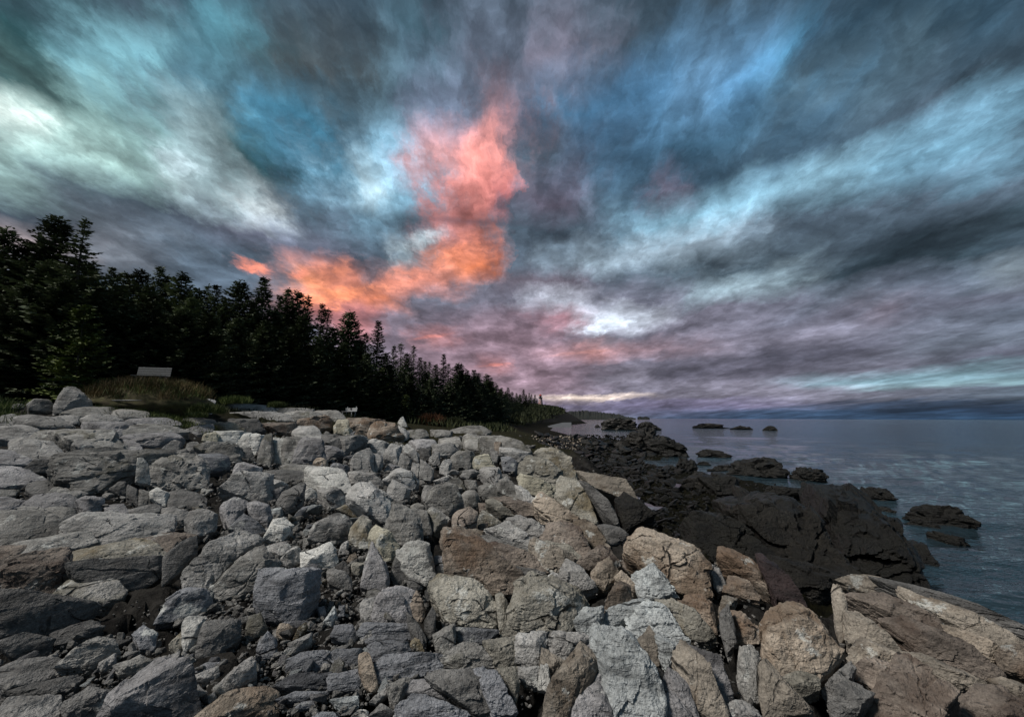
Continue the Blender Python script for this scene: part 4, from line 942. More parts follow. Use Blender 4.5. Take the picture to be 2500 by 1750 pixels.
# ------------------------------------------------------------------ loose boulders and blocks, each a thing of its own
BOULDERS = [
 ('A', '620,190 610,150 650,60 720,0 760,-40 830,-45 900,0 960,60 1000,110 1010,170 760,185 680,225 640,220', 'g', 6, 'big pointed grey boulder standing by the dark forest edge'),
 ('A', '330,190 310,150 370,100 460,85 540,95 600,160 600,205 470,220', 'm', 6, 'low rounded brown-grey boulder just left of the pointed forest-edge boulder'),
 ('A', '130,190 140,150 200,140 270,160 260,185', 'g', 6, 'small flat grey stone near the grass at the left forest edge'),
 ('A', '1140,95 1200,30 1240,5 1280,15 1290,85 1220,95', 'g', 6, 'small upright grey stone in the grass below the wooden bench'),
 ('A', '1650,140 1700,90 1750,95 1740,145', 'g', 6, 'small grey stone in front of the brown tall grass'),
 ('A', '1800,150 1860,110 1960,70 2100,50 2250,60 2400,90 2380,160 2200,185 1950,190', 'l', 7, 'broad pale rounded slab beside the green grass tuft'),
 ('A', '1540,740 1590,735 1640,840 1690,1030 1640,1030 1520,1000', 'w', 8, 'upright white wedge of stone leaning on a ledge'),
 ('A', '1100,1080 1130,960 1250,930 1460,940 1470,970 1400,1040 1260,1070', 'm', 6, 'brown-grey block lying under the ledge with the white wedge'),
 ('A', '1230,1090 1330,1010 1410,1010 1410,1170 1330,1150', 'd', 6, 'dark square stone below the upright white wedge'),
 ('A', '1680,1130 1760,1075 1900,1140 1880,1220 1850,1280 1700,1180', 'p', 6, 'mottled white block below and right of the upright wedge'),
 ('A', '630,1160 760,1110 900,1110 990,1140 860,1190 720,1205', 'g', 7, 'thin flat slab lying above the flat-topped cube'),
 ('A', '860,1220 980,1175 1160,1190 1170,1280 1130,1330 1000,1380 940,1330 920,1270', 'v', 6, 'flat-topped cubic block with a pale top on the left ledges'),
 ('B', '0,720 30,590 130,560 210,660 190,680 60,690', 'g', 6, 'grey triangular stone left of the dark oval boulder'),
 ('A', '1800,650 1960,540 2030,570 2000,680', 'g', 6, 'wedge-shaped stone on the ledge behind the white wedge'),
 ('B', '30,735 200,680 400,680 500,720 520,830 380,880 240,890 150,780', 's', 9, 'dark purplish oval boulder lying below the white-striped wall'),
 ('B', '540,940 590,800 680,790 850,840 860,900 700,920', 'v', 6, 'grey stone resting at the foot of the white-striped wall'),
 ('B', '420,1060 520,980 680,900 980,920 985,1000 950,1230 850,1230 780,1150 600,1030', 'l', 6, 'large pale boulder with a smooth slanting top and dark underside'),
 ('B', '385,1080 450,1050 560,1030 720,1100 800,1160 700,1220 600,1200', 'd', 6, 'dark wedge jutting out below the large pale slanting boulder'),
 ('B', '410,1290 450,1240 560,1180 700,1220 720,1250 640,1400 510,1530 490,1380', 'v', 6, 'smooth purplish block tapering down to a point'),
 ('B', '700,1260 800,1220 950,1270 980,1400 930,1500 740,1370', 'v', 6, 'purple-grey block right of the smooth block tapering to a point'),
 ('B', '520,1520 680,1370 840,1470 910,1560 870,1620 700,1607', 's', 6, 'bluish slab lying under the smooth tapering block'),
 ('B', '20,1440 70,1340 200,1300 370,1370 350,1500 330,1540 170,1600 100,1590', 'g', 6, 'squared grey block with a pale lichen-spotted left face'),
 ('B', '880,880 1040,870 1300,940 1430,970 1250,990 1100,1000', 'd', 7, 'dark flat slab with a pale edge above the tall dark wedge'),
 ('B', '1000,970 1180,1050 1000,1130 980,1010', 'l', 6, 'small pale bluish stone right of the large slanting boulder'),
 ('B', '1050,1230 1110,1120 1290,1020 1350,1020 1340,1180 1310,1280 1130,1360', 'd', 6, 'tall dark wedge of stone with a faint rust stain'),
 ('B', '1360,870 1400,810 1540,870 1720,1030 1880,1070 1900,1130 1780,1140 1640,1080 1540,1060', 'p', 7, 'long pale plank-like stone slanting across the rubble'),
 ('B', '1450,800 1460,760 1510,730 1610,800 1590,850 1560,870', 't', 6, 'small tan block at the upper end of the plank-like stone'),
 ('B', '1630,830 1680,790 1850,830 1810,930 1680,880', 's', 6, 'small dark block with a pale blue top'),
 ('B', '1500,1100 1560,1070 1820,1180 1830,1230 1660,1300 1580,1240', 'g', 6, 'grey stone under the lower end of the plank-like stone'),
 ('B', '1350,1100 1420,1070 1500,1130 1480,1180 1370,1190', 'p', 6, 'small pale stone right of the tall dark wedge'),
 ('B', '1820,1160 1900,1040 1960,990 2090,1010 2296,1170 2290,1440 2200,1430 2060,1200 1930,1230', 'l', 6, 'large pale boulder rising to a bright peak'),
 ('B', '1720,1300 1820,1260 2020,1245 2140,1390 2040,1410 1900,1390', 'o', 6, 'flat yellowish tan rock below the bright peaked boulder'),
 ('F', '1410,300 1430,200 1470,140 1740,25 1830,70 1890,160 1850,330 1700,350 1560,330', 'g', 6, 'big domed grey boulder in the middle of the rubble'),
 ('B', '1840,900 1940,850 2100,920 2280,1030 2240,1060 2080,1010 1950,990 1880,1020', 'g', 10, 'grooved grey slab above the bright peaked boulder'),
 ('B', '1550,600 1700,600 1780,660 1780,700 1620,750 1590,680', 'v', 6, 'squat grey block at the right end of the white-striped wall'),
 ('B', '1870,790 1900,720 2070,620 2110,690 2090,700 2130,920 2000,870 1900,830', 'l', 6, 'tall angular light grey block with a sharp ridge'),
 ('B', '2100,680 2210,700 2220,760 2160,900 2130,910', 'g', 6, 'narrow block against the right side of the sharp-ridged block'),
 ('B', '960,1150 1080,1070 1130,1060 1060,1170 1040,1220 970,1200', 'v', 6, 'small purplish stone wedged behind the tall dark wedge'),
 ('B', '1200,1430 1330,1290 1400,1270 1410,1290 1290,1420', 's', 6, 'narrow blue-green stone leaning in the rubble'),
 ('B', '980,1310 1090,1290 1110,1360 1080,1400 1000,1390', 'c', 6, 'small pale blue cube below the tall dark wedge'),
 ('F', '900,290 990,150 1000,100 1110,80 1220,160 1170,250 1080,345 980,310', 'p', 6, 'pale greenish angular stone left of the big domed boulder'),
 ('C', '330,150 385,80 435,190 370,190', 'p', 6, 'pale pointed stone standing before the small dark spruce'),
 ('C', '170,700 230,610 350,640 270,710', 'v', 6, 'small pale purple stone among the broken light blocks'),
 ('C', '180,790 300,690 360,665 460,710 560,800 480,900 440,850 290,800', 'l', 6, 'bright slanting block in the middle of the broken light blocks'),
 ('C', '220,900 270,795 430,860 470,900 440,960 380,1050 230,1000', 'l', 6, 'rough grey-green block under the bright slanting block'),
 ('C', '930,530 1010,470 1170,490 1190,540 1130,660 1000,660 940,600', 'm', 6, 'flat boulder with a pale top and black shaded underside'),
 ('C', '1140,640 1170,580 1280,510 1360,540 1410,640 1290,650 1230,660', 'y', 6, 'yellowish pale rounded stone right of the pale-topped flat boulder'),
 ('C', '1250,680 1290,650 1460,650 1500,760 1470,830 1410,850 1310,760', 'g', 6, 'five-sided grey stone below the yellowish rounded stone'),
 ('C', '1490,540 1530,530 1680,610 1640,690 1520,680', 's', 6, 'bluish block left of the great olive boulder'),
 ('C', '1690,640 1720,570 1830,500 2040,580 2170,690 2160,770 2110,840 1920,790 1690,710', 'o', 11, 'great olive-brown boulder with a whitish left half'),
 ('D', '40,270 80,190 270,200 350,240 450,440 490,500 480,550 330,470 220,360', 'o', 11, 'olive boulder leaning behind the great olive-brown one, above black weed'),
 ('C', '1680,760 1700,720 1960,790 2090,850 2080,960 1990,980 1800,880 1740,920 1700,850', 'y', 11, 'rust and white slab lying under the great olive-brown boulder'),
 ('C', '670,960 760,850 880,840 960,900 1040,1010 1070,1090 920,1180 800,1130 660,1060', 'm', 6, 'rounded many-sided brown-grey boulder near the centre of the slope'),
 ('C', '1040,960 1100,900 1200,900 1240,970 1220,1080 1110,1090', 'm', 9, 'knobbly stone right of the rounded many-sided boulder'),
 ('C', '940,1200 980,1140 1140,1080 1230,1150 1200,1280 1020,1410 940,1290', 'u', 9, 'lumpy brownish boulder above the rusty smooth slope'),
 ('C', '230,1240 270,1110 300,1050 560,1200 590,1370 600,1460 430,1530 330,1480 200,1400', 'm', 6, 'large angular brown-grey boulder above the white-faced one'),
 ('C', '410,1160 480,1110 650,1130 720,1380 680,1420 560,1230', 'm', 10, 'slanting grey block behind the large angular brown-grey boulder'),
 ('C', '470,1080 560,1040 650,1090 640,1130 500,1130', 'm', 9, 'small round brown stone perched on a slanting block'),
 ('C', '660,1130 720,1090 930,1230 810,1340 730,1400', 'm', 10, 'thin tilted slab under the rounded many-sided boulder'),
 ('C', '1230,1250 1280,1130 1380,1180 1500,1270 1350,1300 1230,1300', 'o', 6, 'smooth yellow-grey stone left of the striated outcrop'),
 ('H', '800,190 830,120 890,0 960,-60 1060,-65 1200,10 1380,90 1610,130 1700,250 1760,350 1770,680 1500,660 1380,620 1240,470 1080,370 1100,270 870,250', 't', 11, 'big pinkish tan peaked rock crossed by fine cracks'),
 ('H', '560,950 600,800 690,600 770,540 860,600 890,740 760,840 640,900', 'b', 6, 'rust-brown wedge below the pinkish peaked rock'),
 ('G', '700,620 730,510 800,480 980,500 1170,530 1320,620 1430,720 1440,1000 1430,1070 1200,1050 980,990 940,1020 860,880 770,740', 'o', 10, 'large olive-sided block with grooves on its face'),
 ('G', '980,1060 1200,1070 1450,1090 1440,1120 1290,1240 1060,1250 1000,1130', 's', 6, 'dark blue slab under the large grooved block'),
 ('G', '1430,700 1490,680 1560,760 1560,1000 1480,1090 1450,900', 'o', 6, 'narrow olive block standing right of the large grooved block'),
 ('G', '340,220 480,110 560,100 670,140 710,330 740,500 640,570 500,520 380,400 345,320', 'p', 6, 'rough boulder with a chalky bluish-white face'),
 ('G', '10,60 50,-40 90,-60 220,20 350,170 320,230 180,330 120,200', 'y', 6, 'pale yellowish block tilted against the white-faced boulder'),
 ('F', '2000,780 2050,560 2110,350 2180,460 2270,620 2296,800 2260,870 2100,860 1990,830', 'v', 6, 'tall purplish tapering stone under the pale yellowish block'),
 ('G', '250,500 280,360 340,230 360,380 480,510 430,560 300,570', 'd', 6, 'dark narrow stone below the white-faced boulder'),
 ('G', '740,280 790,265 900,290 900,420 860,500 760,490', 's', 6, 'dark slate block right of the white-faced boulder'),
 ('G', '440,530 510,510 620,590 600,630 530,660 460,610', 'd', 6, 'small dark stone above the rusty pyramid stone'),
 ('G', '430,870 550,660 640,860 630,930 600,1000 520,960', 'b', 6, 'small pyramid-shaped stone with a rusty face'),
 ('G', '640,980 720,840 760,930 750,1130 690,1170 640,1100', 'd', 6, 'dark upright shard right of the rusty pyramid stone'),
 ('G', '740,1150 880,1060 970,1030 980,1170 970,1290 860,1350 780,1310', 'm', 6, 'dark brown pyramid below the large grooved block'),
 ('G', '450,1280 530,1180 630,1330 580,1350 470,1350', 'o', 6, 'small olive triangular stone left of the dark brown pyramid'),
 ('K', '125,440 200,420 250,430 300,580 350,780 330,850 270,870 200,810 130,640', 't', 9, 'tan finger-shaped cobble wedged upright between dark slabs'),
 ('I', '200,540 240,460 330,440 440,395 560,450 650,530 830,750 700,760 640,1000 480,950 340,1100 240,900 190,750', 't', 10, 'big furrowed tan-grey boulder above a black cleft'),
 ('I', '10,900 30,760 110,730 170,800 180,1000 180,1150 100,1170 20,1050', 'm', 6, 'upright grey slab left of the big furrowed boulder'),
 ('I', '0,1170 90,1200 200,1300 190,1360 -60,1360 -50,1200', 'g', 6, 'dark domed stone cut by the bottom edge, below the upright slab'),
 ('F', '0,680 250,430 480,280 600,230 850,350 780,400 560,560 300,850 250,900 0,870', 'l', 10, 'long pale tilted slab beside a dark layered ledge'),
 ('F', '0,880 60,870 240,880 330,1060 120,1180 -100,1200 -300,1250 -180,1000', 's', 6, 'dark blue-grey block below the long pale tilted slab'),
 ('F', '800,900 880,680 1000,690 1400,650 1500,680 1500,900 1390,1040 1350,1100 1290,1280 1100,1180 950,1160 860,1010', 's', 6, 'large dark speckled block with an olive-stained lower side'),
 ('F', '1330,470 1630,360 1690,420 1720,560 1640,640 1500,650 1340,640', 'p', 6, 'bright whitish block below the big domed boulder'),
 ('F', '1060,570 1170,440 1260,400 1310,450 1280,580 1180,620', 'l', 6, 'pale two-faced stone left of the bright whitish block'),
 ('F', '900,400 1140,330 1200,400 1120,480 990,500', 'g', 7, 'flat grey stone at the top end of the dark layered ledge'),
 ('F', '1850,300 1880,190 2000,50 2090,110 2100,380 2000,400 1930,380', 'o', 6, 'brownish pointed boulder right of the big domed one'),
 ('F', '1730,480 1760,390 1840,320 1850,360 1820,470', 'l', 6, 'thin pale upright stone right of the bright whitish block'),
 ('F', '1700,620 1790,560 1860,640 1860,720 1760,680', 'd', 6, 'small dark stone below the thin pale upright one'),
 ('F', '1880,590 1900,570 2040,580 1960,710 1890,680', 'o', 6, 'small brown triangular stone left of the purplish tapering stone'),
 ('F', '1830,560 1850,510 1920,460 1940,520 1880,570', 't', 6, 'tiny tan stone above the small brown triangular one'),
 ('F', '1610,680 1650,640 1780,690 1870,770 1880,880 1760,860 1630,800', 'g', 6, 'rough grey stone right of the large dark speckled block'),
 ('J', '390,480 410,260 470,110 850,65 850,260 780,330 620,440 420,520', 'd', 6, 'dark square slab leaning on a greenish pale one'),
 ('J', '215,300 220,110 270,45 480,40 440,110 400,240 380,320 250,420', 'p', 6, 'greenish pale slab behind the dark square one'),
 ('F', '700,1320 740,1180 860,1150 940,1330 900,1370 780,1420', 'm', 6, 'dark brown rounded stone right of the dark square slab'),
 ('F', '1040,1330 1080,1250 1170,1250 1240,1310 1180,1420 1110,1440 1050,1380', 't', 9, 'small orange-tan cobble among dark stones'),
 ('J', '1050,400 1090,300 1170,210 1270,290 1280,480 1130,500', 's', 6, 'dark blue triangular stone below the orange-tan cobble'),
 ('F', '1110,1600 1280,1460 1420,1370 1430,1480 1330,1550 1200,1607', 'g', 6, 'long grey stone right of the dark blue triangular one'),
 ('F', '1660,1400 1700,1280 1890,1270 1960,1400 1900,1480 1760,1450', 's', 6, 'dark rounded stone left of the tall jointed block'),
 ('F', '1230,1430 1370,1240 1390,1290 1270,1430', 'o', 6, 'thin yellowish sliver right of the orange-tan cobble'),
 ('F', '1500,1080 1580,1060 1600,1160 1530,1200', 's', 6, 'small blue-grey stone right of the large dark speckled block'),
 ('F', '1560,1250 1690,1060 1720,1200 1660,1280', 'c', 6, 'pale turquoise stone among the dark stones'),
 ('F', '1730,1190 1740,1060 1810,1050 1800,1170', 's', 6, 'small upright stone right of the pale turquoise one'),
 ('J', '400,1148 620,960 840,830 1100,820 1240,870 1270,900 1260,1180 420,1200', 't', 6, 'big tan boulder cut by the bottom edge of the picture'),
 ('J', '580,840 720,700 900,540 980,500 1030,560 1040,720 880,800 720,910 640,900', 'g', 6, 'grey lens-shaped stone above the big tan boulder'),
 ('J', '180,760 440,680 600,600 610,740 420,830 240,850', 'g', 6, 'long pale-edged slab left of the lens-shaped stone'),
 ('J', '320,640 480,550 710,500 700,600 560,650 350,660', 's', 7, 'flat blue slate lying below the dark square slab'),
 ('Q', '640,1276 700,1150 980,950 1100,1050 1170,1160 1250,1276 1200,1320 650,1320', 'v', 6, 'purple-grey slab in the bottom left corner, left of the big tan boulder'),
 ('Q', '0,1230 50,1170 250,1150 380,1150 380,1270 350,1320 0,1320', 'g', 7, 'flat grey slab in the bottom left corner of the picture'),
 ('J', '270,900 320,830 430,1000 400,1050 310,960', 's', 6, 'narrow slate stone left of the big tan boulder'),
 ('J', '490,940 580,880 600,960 520,1030', 'g', 6, 'small grey cube against the big tan boulder'),
 ('J', '180,560 220,430 370,520 300,620 200,620', 'm', 6, 'brown-grey stone below the greenish pale slab'),
 ('J', '10,640 180,450 190,520 100,680', 'g', 6, 'long upright stone left of the flat blue slate'),
 ('K', '250,980 370,870 450,820 460,900 330,1000', 'g', 6, 'small flat stone under the tan finger-shaped cobble'),
 ('K', '240,1148 380,1000 520,1080 450,1160', 'g', 6, 'grey stone at the bottom edge below the tan finger-shaped cobble'),
 ('K', '40,1148 120,1070 240,1090 240,1170', 'p', 9, 'pale greenish cobble at the bottom edge of the picture'),
]
BOPT = {6: dict(tilt=44, ridge=0.30, sharp=50, chips=2, cracks=0, rough=0.026, fac=0.065, grow=0.06), 7: dict(tilt=22, ridge=0.12, sharp=24, chips=7, cracks=0, rough=0.04), 8: dict(tilt=68, ridge=0.06, sharp=26, chips=4, cracks=0, rough=0.03),
        9: dict(tilt=42, ridge=0.26, sharp=9, chips=3, cracks=0, rough=0.05), 10: dict(tilt=42, ridge=0.22, sharp=32, chips=3, cracks=2, layers=0.045, rough=0.06), 11: dict(tilt=44, ridge=0.24, sharp=30, chips=3, cracks=2, rough=0.04, fac=0.09)}
for reg, poly, kind, opt, lab in BOULDERS:
    kw = dict(BOPT[opt])
    if opt == 8: kw['depth'] = up_hit(360, 1190)[1] * 0.90      # leans against the front of the ledge
    o = make_rock(reg, poly, kind, name='boulder' if len(poly.split()) > 6 else 'stone', **kw)
    tag(o, lab, 'rock', 'boulders and stones lying on the shore')

# ------------------------------------------------------------------ dark weed-covered bedrock between the ledges and the sea
TIDAL = [
 ('M', '1600,500 1700,485 1830,490 1880,550 1950,620 2040,660 2080,740 2180,880 2250,1000 2000,990 1850,950 1700,750 1620,600', 'k', 11, dict(tilt=24, layers=0.03, rough=0.05)),
 ('M', '1130,560 1280,530 1400,560 1600,600 1700,760 1860,950 1700,960 1480,900 1340,760 1200,650', 'n', 11, dict(tilt=20, layers=0.03)),
 ('M', '2080,760 2150,760 2220,820 2290,890 2190,900', 'k', 9, dict(base='sea', tilt=30)),
 ('M', '980,700 1130,650 1300,760 1480,900 1300,870 1100,840 1000,790', 'k', 11, dict(tilt=22)),
 ('M', '1380,850 1600,880 1860,950 1750,1000 1660,1040 1430,1040', 'n', 11, dict(tilt=30)),
 ('M', '1060,440 1160,420 1250,460 1250,520 1150,530', 'k', 9, {}), ('M', '990,450 1060,420 1120,470 1060,500', 'n', 9, {}),
 ('M', '1390,510 1480,490 1570,500 1580,530 1420,540', 'k', 9, {}),
]
for reg, poly, kind, opt, kw in TIDAL:
    d = dict(BOPT[opt]); d.update(base='low', fac=0.16, sharp=24); d.update(kw)
    make_rock(reg, poly, kind, name='tidal_ledge', parent=ground, **d)
SEA_ROCKS = [
 ('M', '650,280 700,230 760,210 835,205 845,240 830,290 740,315', 'n', 11, 'tall olive-black rock with a rounded back at the end of the dark point', dict(tilt=48)),
 ('M', '780,320 840,240 900,240 950,290 1020,335 900,332', 'k', 10, 'jagged black rock sloping into the water right of the tall olive-black one', dict(tilt=45)),
 ('M', '1050,325 1090,305 1120,315 1170,310 1225,338 1190,342 1080,335', 'k', 9, 'low black rock alone in the water beyond the tidal pools', {}),
 ('M', '870,405 900,385 945,395 945,412', 'k', 9, 'small black rock standing in the shallow pool', {}),
 ('M', '950,425 965,380 955,360 990,350 1030,365 1050,410 1040,430', 'k', 10, 'upright black rock in the shallow pool', dict(tilt=50)),
 ('M', '1040,382 1080,365 1120,382', 'k', 9, 'low black hump behind the upright rock in the pool', {}),
 ('M', '1100,408 1170,385 1220,385 1225,412', 'k', 9, 'flat black rock joined to the broad weed-covered rock', {}),
 ('M', '1225,370 1280,350 1340,350 1370,375 1440,360 1450,400 1505,425 1490,442 1300,435 1230,425', 'k', 10, 'broad jagged weed-covered rock in the shallows', dict(tilt=40)),
 ('M', '1510,435 1560,400 1620,395 1690,415 1712,457 1560,457', 'k', 9, 'black dome-shaped rock at the right end of the shallows', dict(tilt=42)),
 ('M', '1870,510 2000,498 2060,550 1900,548', 'k', 9, 'long flat black rock just off the big dark slope', {}),
 ('O', '1365,100 1400,85 1510,122 1450,137', 'k', 9, 'small flat black rock between the slope and the domed sea rock', {}),
 ('O', '1550,120 1640,85 1750,75 1850,100 1940,150 2000,188 1900,208 1750,205 1620,165', 'k', 9, 'large black domed rock in the sea at the right', dict(tilt=40)),
 ('O', '1555,190 1640,165 1720,170 1785,218 1650,214', 'k', 9, 'low black rock in front of the large domed sea rock', {}),
 ('O', '1690,250 1760,250 1850,280 1955,302 1880,312', 'k', 9, 'barely showing black rock awash nearest the viewer', dict(tilt=18)),
 ('N', '1640,640 1700,560 1760,520 1820,510 1880,520 1930,570 2010,550 2080,580 2150,640 2150,668 1660,668', 'n', 10, 'large humped skerry offshore, left of its smaller neighbour', dict(tilt=50)),
 ('N', '2160,640 2180,600 2240,570 2300,570 2400,610 2490,668 2170,670', 'k', 10, 'smaller dark skerry touching the large humped one', dict(tilt=48)),
 ('M', '1030,187 1080,170 1130,170 1210,192', 'k', 10, 'low distant skerry, leftmost of three in a row', dict(tilt=45)),
 ('M', '1220,196 1270,182 1335,198', 'k', 10, 'middle one of three low distant skerries', dict(tilt=45)),
 ('M', '1380,201 1410,183 1440,190 1457,202', 'k', 10, 'small distant skerry, rightmost of three in a row', dict(tilt=45)),
 ('N', '1560,640 1590,610 1640,640', 'k', 9, 'little black rock left of the large humped skerry', {}),
]
for reg, poly, kind, opt, lab, kw in SEA_ROCKS:
    d = dict(BOPT[opt]); d.update(base='sea', tilt=34, cracks=0, thick=0.9, sharp=20, rough=0.16, chips=3, fac=0.34, ridge=0.3, res=2.4); d.update(kw)
    tag(make_rock(reg, poly, kind, name='sea_rock', **d), lab, 'sea rock', 'rocks standing in the sea')
mint = rock_mat('mint_green_stone', (.30, .40, .37), (.44, .55, .51), WHITE, 0.1, strata=0.2)
RM['x'] = mint
tag(make_rock('D', '1770,975 1800,940 1830,925 1885,970 1885,1010 1870,1022 1800,1000', 'x', base='low', name='stone', **BOPT[6]), 'pale mint-green stone lying on the black weed', 'rock')

# ------------------------------------------------------------------ small stones of the rubble
def stone_proto(kind, f, seed):
    rs = np.random.default_rng(seed)
    pts = rs.normal(size=(9, 3)); pts /= np.linalg.norm(pts, axis=1)[:, None]
    pts *= np.array([1.15, rs.uniform(.5, .95), rs.uniform(.35, .75)]) * rs.uniform(.8, 1.1, (9, 1))
    P, T = rock_shape(pts, f, rs, 0, 50, 0.025, 0)
    return P, T
RUB = [(500, 1300, 1050, 1500), (560, 1150, 1000, 1330), (430, 1480, 900, 1745), (880, 1480, 1100, 1700), (560, 1060, 900, 1180), (250, 1170, 560, 1260), (0, 1560, 450, 1745), (900, 1080, 1300, 1240), (1600, 1500, 1850, 1745)]
RUBW = [5, 5, 5, 1.5, 3, 1, 2, 2, 0.8]
protos = {}
for kd in 'gdlvsmopc':
    protos[kd] = [mesh_np('stone', *stone_proto(kd, 7, 50 + i * 7 + ord(kd)), RM[kd]) for i in range(3)]
rr = random.Random(11)
STONE_LABEL = {'g': 'small grey angular stone in the rubble', 'd': 'small dark grey angular stone in the rubble', 'l': 'small light grey angular stone in the rubble', 'v': 'small purplish stone in the rubble',
               's': 'small blue slate stone in the rubble', 'm': 'small brown-grey stone in the rubble', 'o': 'small olive stone in the rubble', 'p': 'small whitish stone in the rubble', 'c': 'small pale turquoise stone in the rubble'}
def pick_region():
    a, b, c, d = rr.choices(RUB, RUBW)[0]
    return rr.uniform(a, c), rr.uniform(b, d)
import re
HEADS = []
for reg, poly, kd_, op_, lab in BOULDERS:
    q = px_poly(reg, poly)
    HEADS.append((np.mean([a for a, _ in q]), np.mean([b for _, b in q]), re.split(r' (?:lying|standing|beside|below|under|right of|left of|among|above|behind|with|wedged|in|at|on|near|just|cut|slanting|rising|crossed|tapering|leaning|jutting|resting|against|perched|tilted|before)\b', lab)[0]))
HEADS = [h for h in HEADS if len(h[2].split()) >= 3]
def beside(px, py):
    return min(HEADS, key=lambda h: (h[0] - px) ** 2 + (h[1] - py) ** 2)[2]
for i in range(300):
    px, py = pick_region()
    p = up_hit(px, py)
    Y = p[1]
    w = rr.uniform(18, 50) * (1.0 if py > 1250 else 0.7) * Y / F / 2 * 1.1
    kd = rr.choices('gdlvsmopc', (6, 5, 4, 3, 4, 4, 2, 2.5, 2))[0]
    o = link('stone', rr.choice(protos[kd]), loc=(p[0], p[1], p[2] + w * rr.uniform(0.1, 0.6)))
    o.scale = (w, w, w)
    o.rotation_euler = (rr.uniform(-.7, .7), rr.uniform(-.7, .7), rr.uniform(0, 6.28))
    lb_ = STONE_LABEL[kd].replace(' in the rubble', '') + ' by the ' + beside(px, py)
    tag(o, lb_, 'stone', 'stones: ' + lb_)

def joined(name, items, mat, label):
    """Many small pieces that cannot be told apart, as one mesh."""
    VV, TT, off = [], [], 0
    for (P, T), M3, loc in items:
        VV.append(P @ M3.T + loc); TT.append(T + off); off += len(P)
    o = link(name, mesh_np(name, np.concatenate(VV), np.concatenate(TT), mat, smooth=False))
    return tag(o, label, kind='stuff')
def rot3(a, b, c):
    ca, sa, cb, sb, cc, sc = math.cos(a), math.sin(a), math.cos(b), math.sin(b), math.cos(c), math.sin(c)
    return np.array([[cc, -sc, 0], [sc, cc, 0], [0, 0, 1]]) @ np.array([[cb, 0, sb], [0, 1, 0], [-sb, 0, cb]]) @ np.array([[1, 0, 0], [0, ca, -sa], [0, sa, ca]])
small = [stone_proto('g', 1, 900 + i) for i in range(16)]
def scatter(n, where, fn, smin, smax, sink, shapes=None):
    out = []
    for i in range(n):
        px, py = where()
        p = up_hit(px, py, fn, y0=2 if fn is z_up else 6, y1=90, n=240)
        w = rr.uniform(smin, smax) ** 1.0 * p[1] / F / 2
        out.append((rr.choice(shapes or small), rot3(rr.uniform(-.6, .6), rr.uniform(-.6, .6), rr.uniform(0, 6.28)) * w, p + np.array([0, 0, w * sink])))
    return out
medium = [stone_proto('g', 2, 960 + i) for i in range(12)]
joined('rubble', scatter(1500, pick_region, z_up, 16, 36, 0.22, medium), RM['R'], 'broken stones lying in the gaps between the boulders')
joined('rubble', scatter(5200, pick_region, z_up, 6, 20, 0.22), RM['R'], 'small broken stones filling the gaps between the boulders')
def anywhere():
    return rr.uniform(-20, 2300), rr.uniform(1060, 1745)
def on_land():
    while True:
        px, py = anywhere()
        p = up_hit(px, py, n=200)
        if edge_sd(np.array([p[0]]), np.array([p[1]]))[0] > 0.3: return px, py
joined('rubble', scatter(2200, on_land, z_up, 7, 24, 0.1), RM['R'], 'dark broken stones lying in the clefts of the ledges')

# ------------------------------------------------------------------ sea, tide pools, beach, far island
def water_mat(name, base, rough, k):
    m, N, b = new_mat(name)
    geo = N.n('ShaderNodeNewGeometry').outputs['Position']
    a = N.noise(N.mapping(geo, rot=(0, 0, 0.35), scale=(0.28, 0.62, 1)), 1.0, 4, 0.55)
    c = N.noise(N.mapping(geo, rot=(0, 0, -0.2), scale=(0.035, 0.11, 1)), 1.0, 3, 0.5)
    d = N.noise(N.mapping(geo, rot=(0, 0, 0.15), scale=(1.3, 2.6, 1)), 1.0, 3, 0.6)
    h = N.math('ADD', N.math('MULTIPLY', a, 0.22 * k), N.math('ADD', N.math('MULTIPLY', c, 0.6 * k), N.math('MULTIPLY', d, 0.10 * k)))
    N.put(b.inputs['Base Color'], N.mix(N.step(c, 0.35, 0.65), col(*base), col(*(q * 1.5 for q in base))))
    b.inputs['Roughness'].default_value = rough
    if k > 0.5:                                           # a few flecks of white water
        fl = N.math('MULTIPLY', N.step(N.noise(N.mapping(geo, scale=(0.9, 2.2, 1)), 1.0, 4, 0.7), 0.66, 0.74), N.step(N.noise(N.mapping(geo, scale=(0.06, 0.10, 1)), 1.0, 2), 0.66, 0.74))
        base_c = b.inputs['Base Color'].links[0].from_socket
        N.put(b.inputs['Base Color'], N.mix(fl, base_c, col(.55, .58, .60))); N.put(b.inputs['Roughness'], N.math('ADD', rough, N.math('MULTIPLY', fl, 0.5)))
    b.inputs['IOR'].default_value = 1.33
    bp = N.n('ShaderNodeBump'); bp.inputs['Strength'].default_value = 1.0; bp.inputs['Distance'].default_value = 1.0
    N.put(bp.inputs['Height'], h); N.t.links.new(bp.outputs[0], b.inputs['Normal'])
    return m
sea_m = water_mat('sea_water', (0.014, 0.026, 0.034), 0.05, 1.0)
pool_m = water_mat('pool_water', (0.012, 0.014, 0.015), 0.06, 0.08)
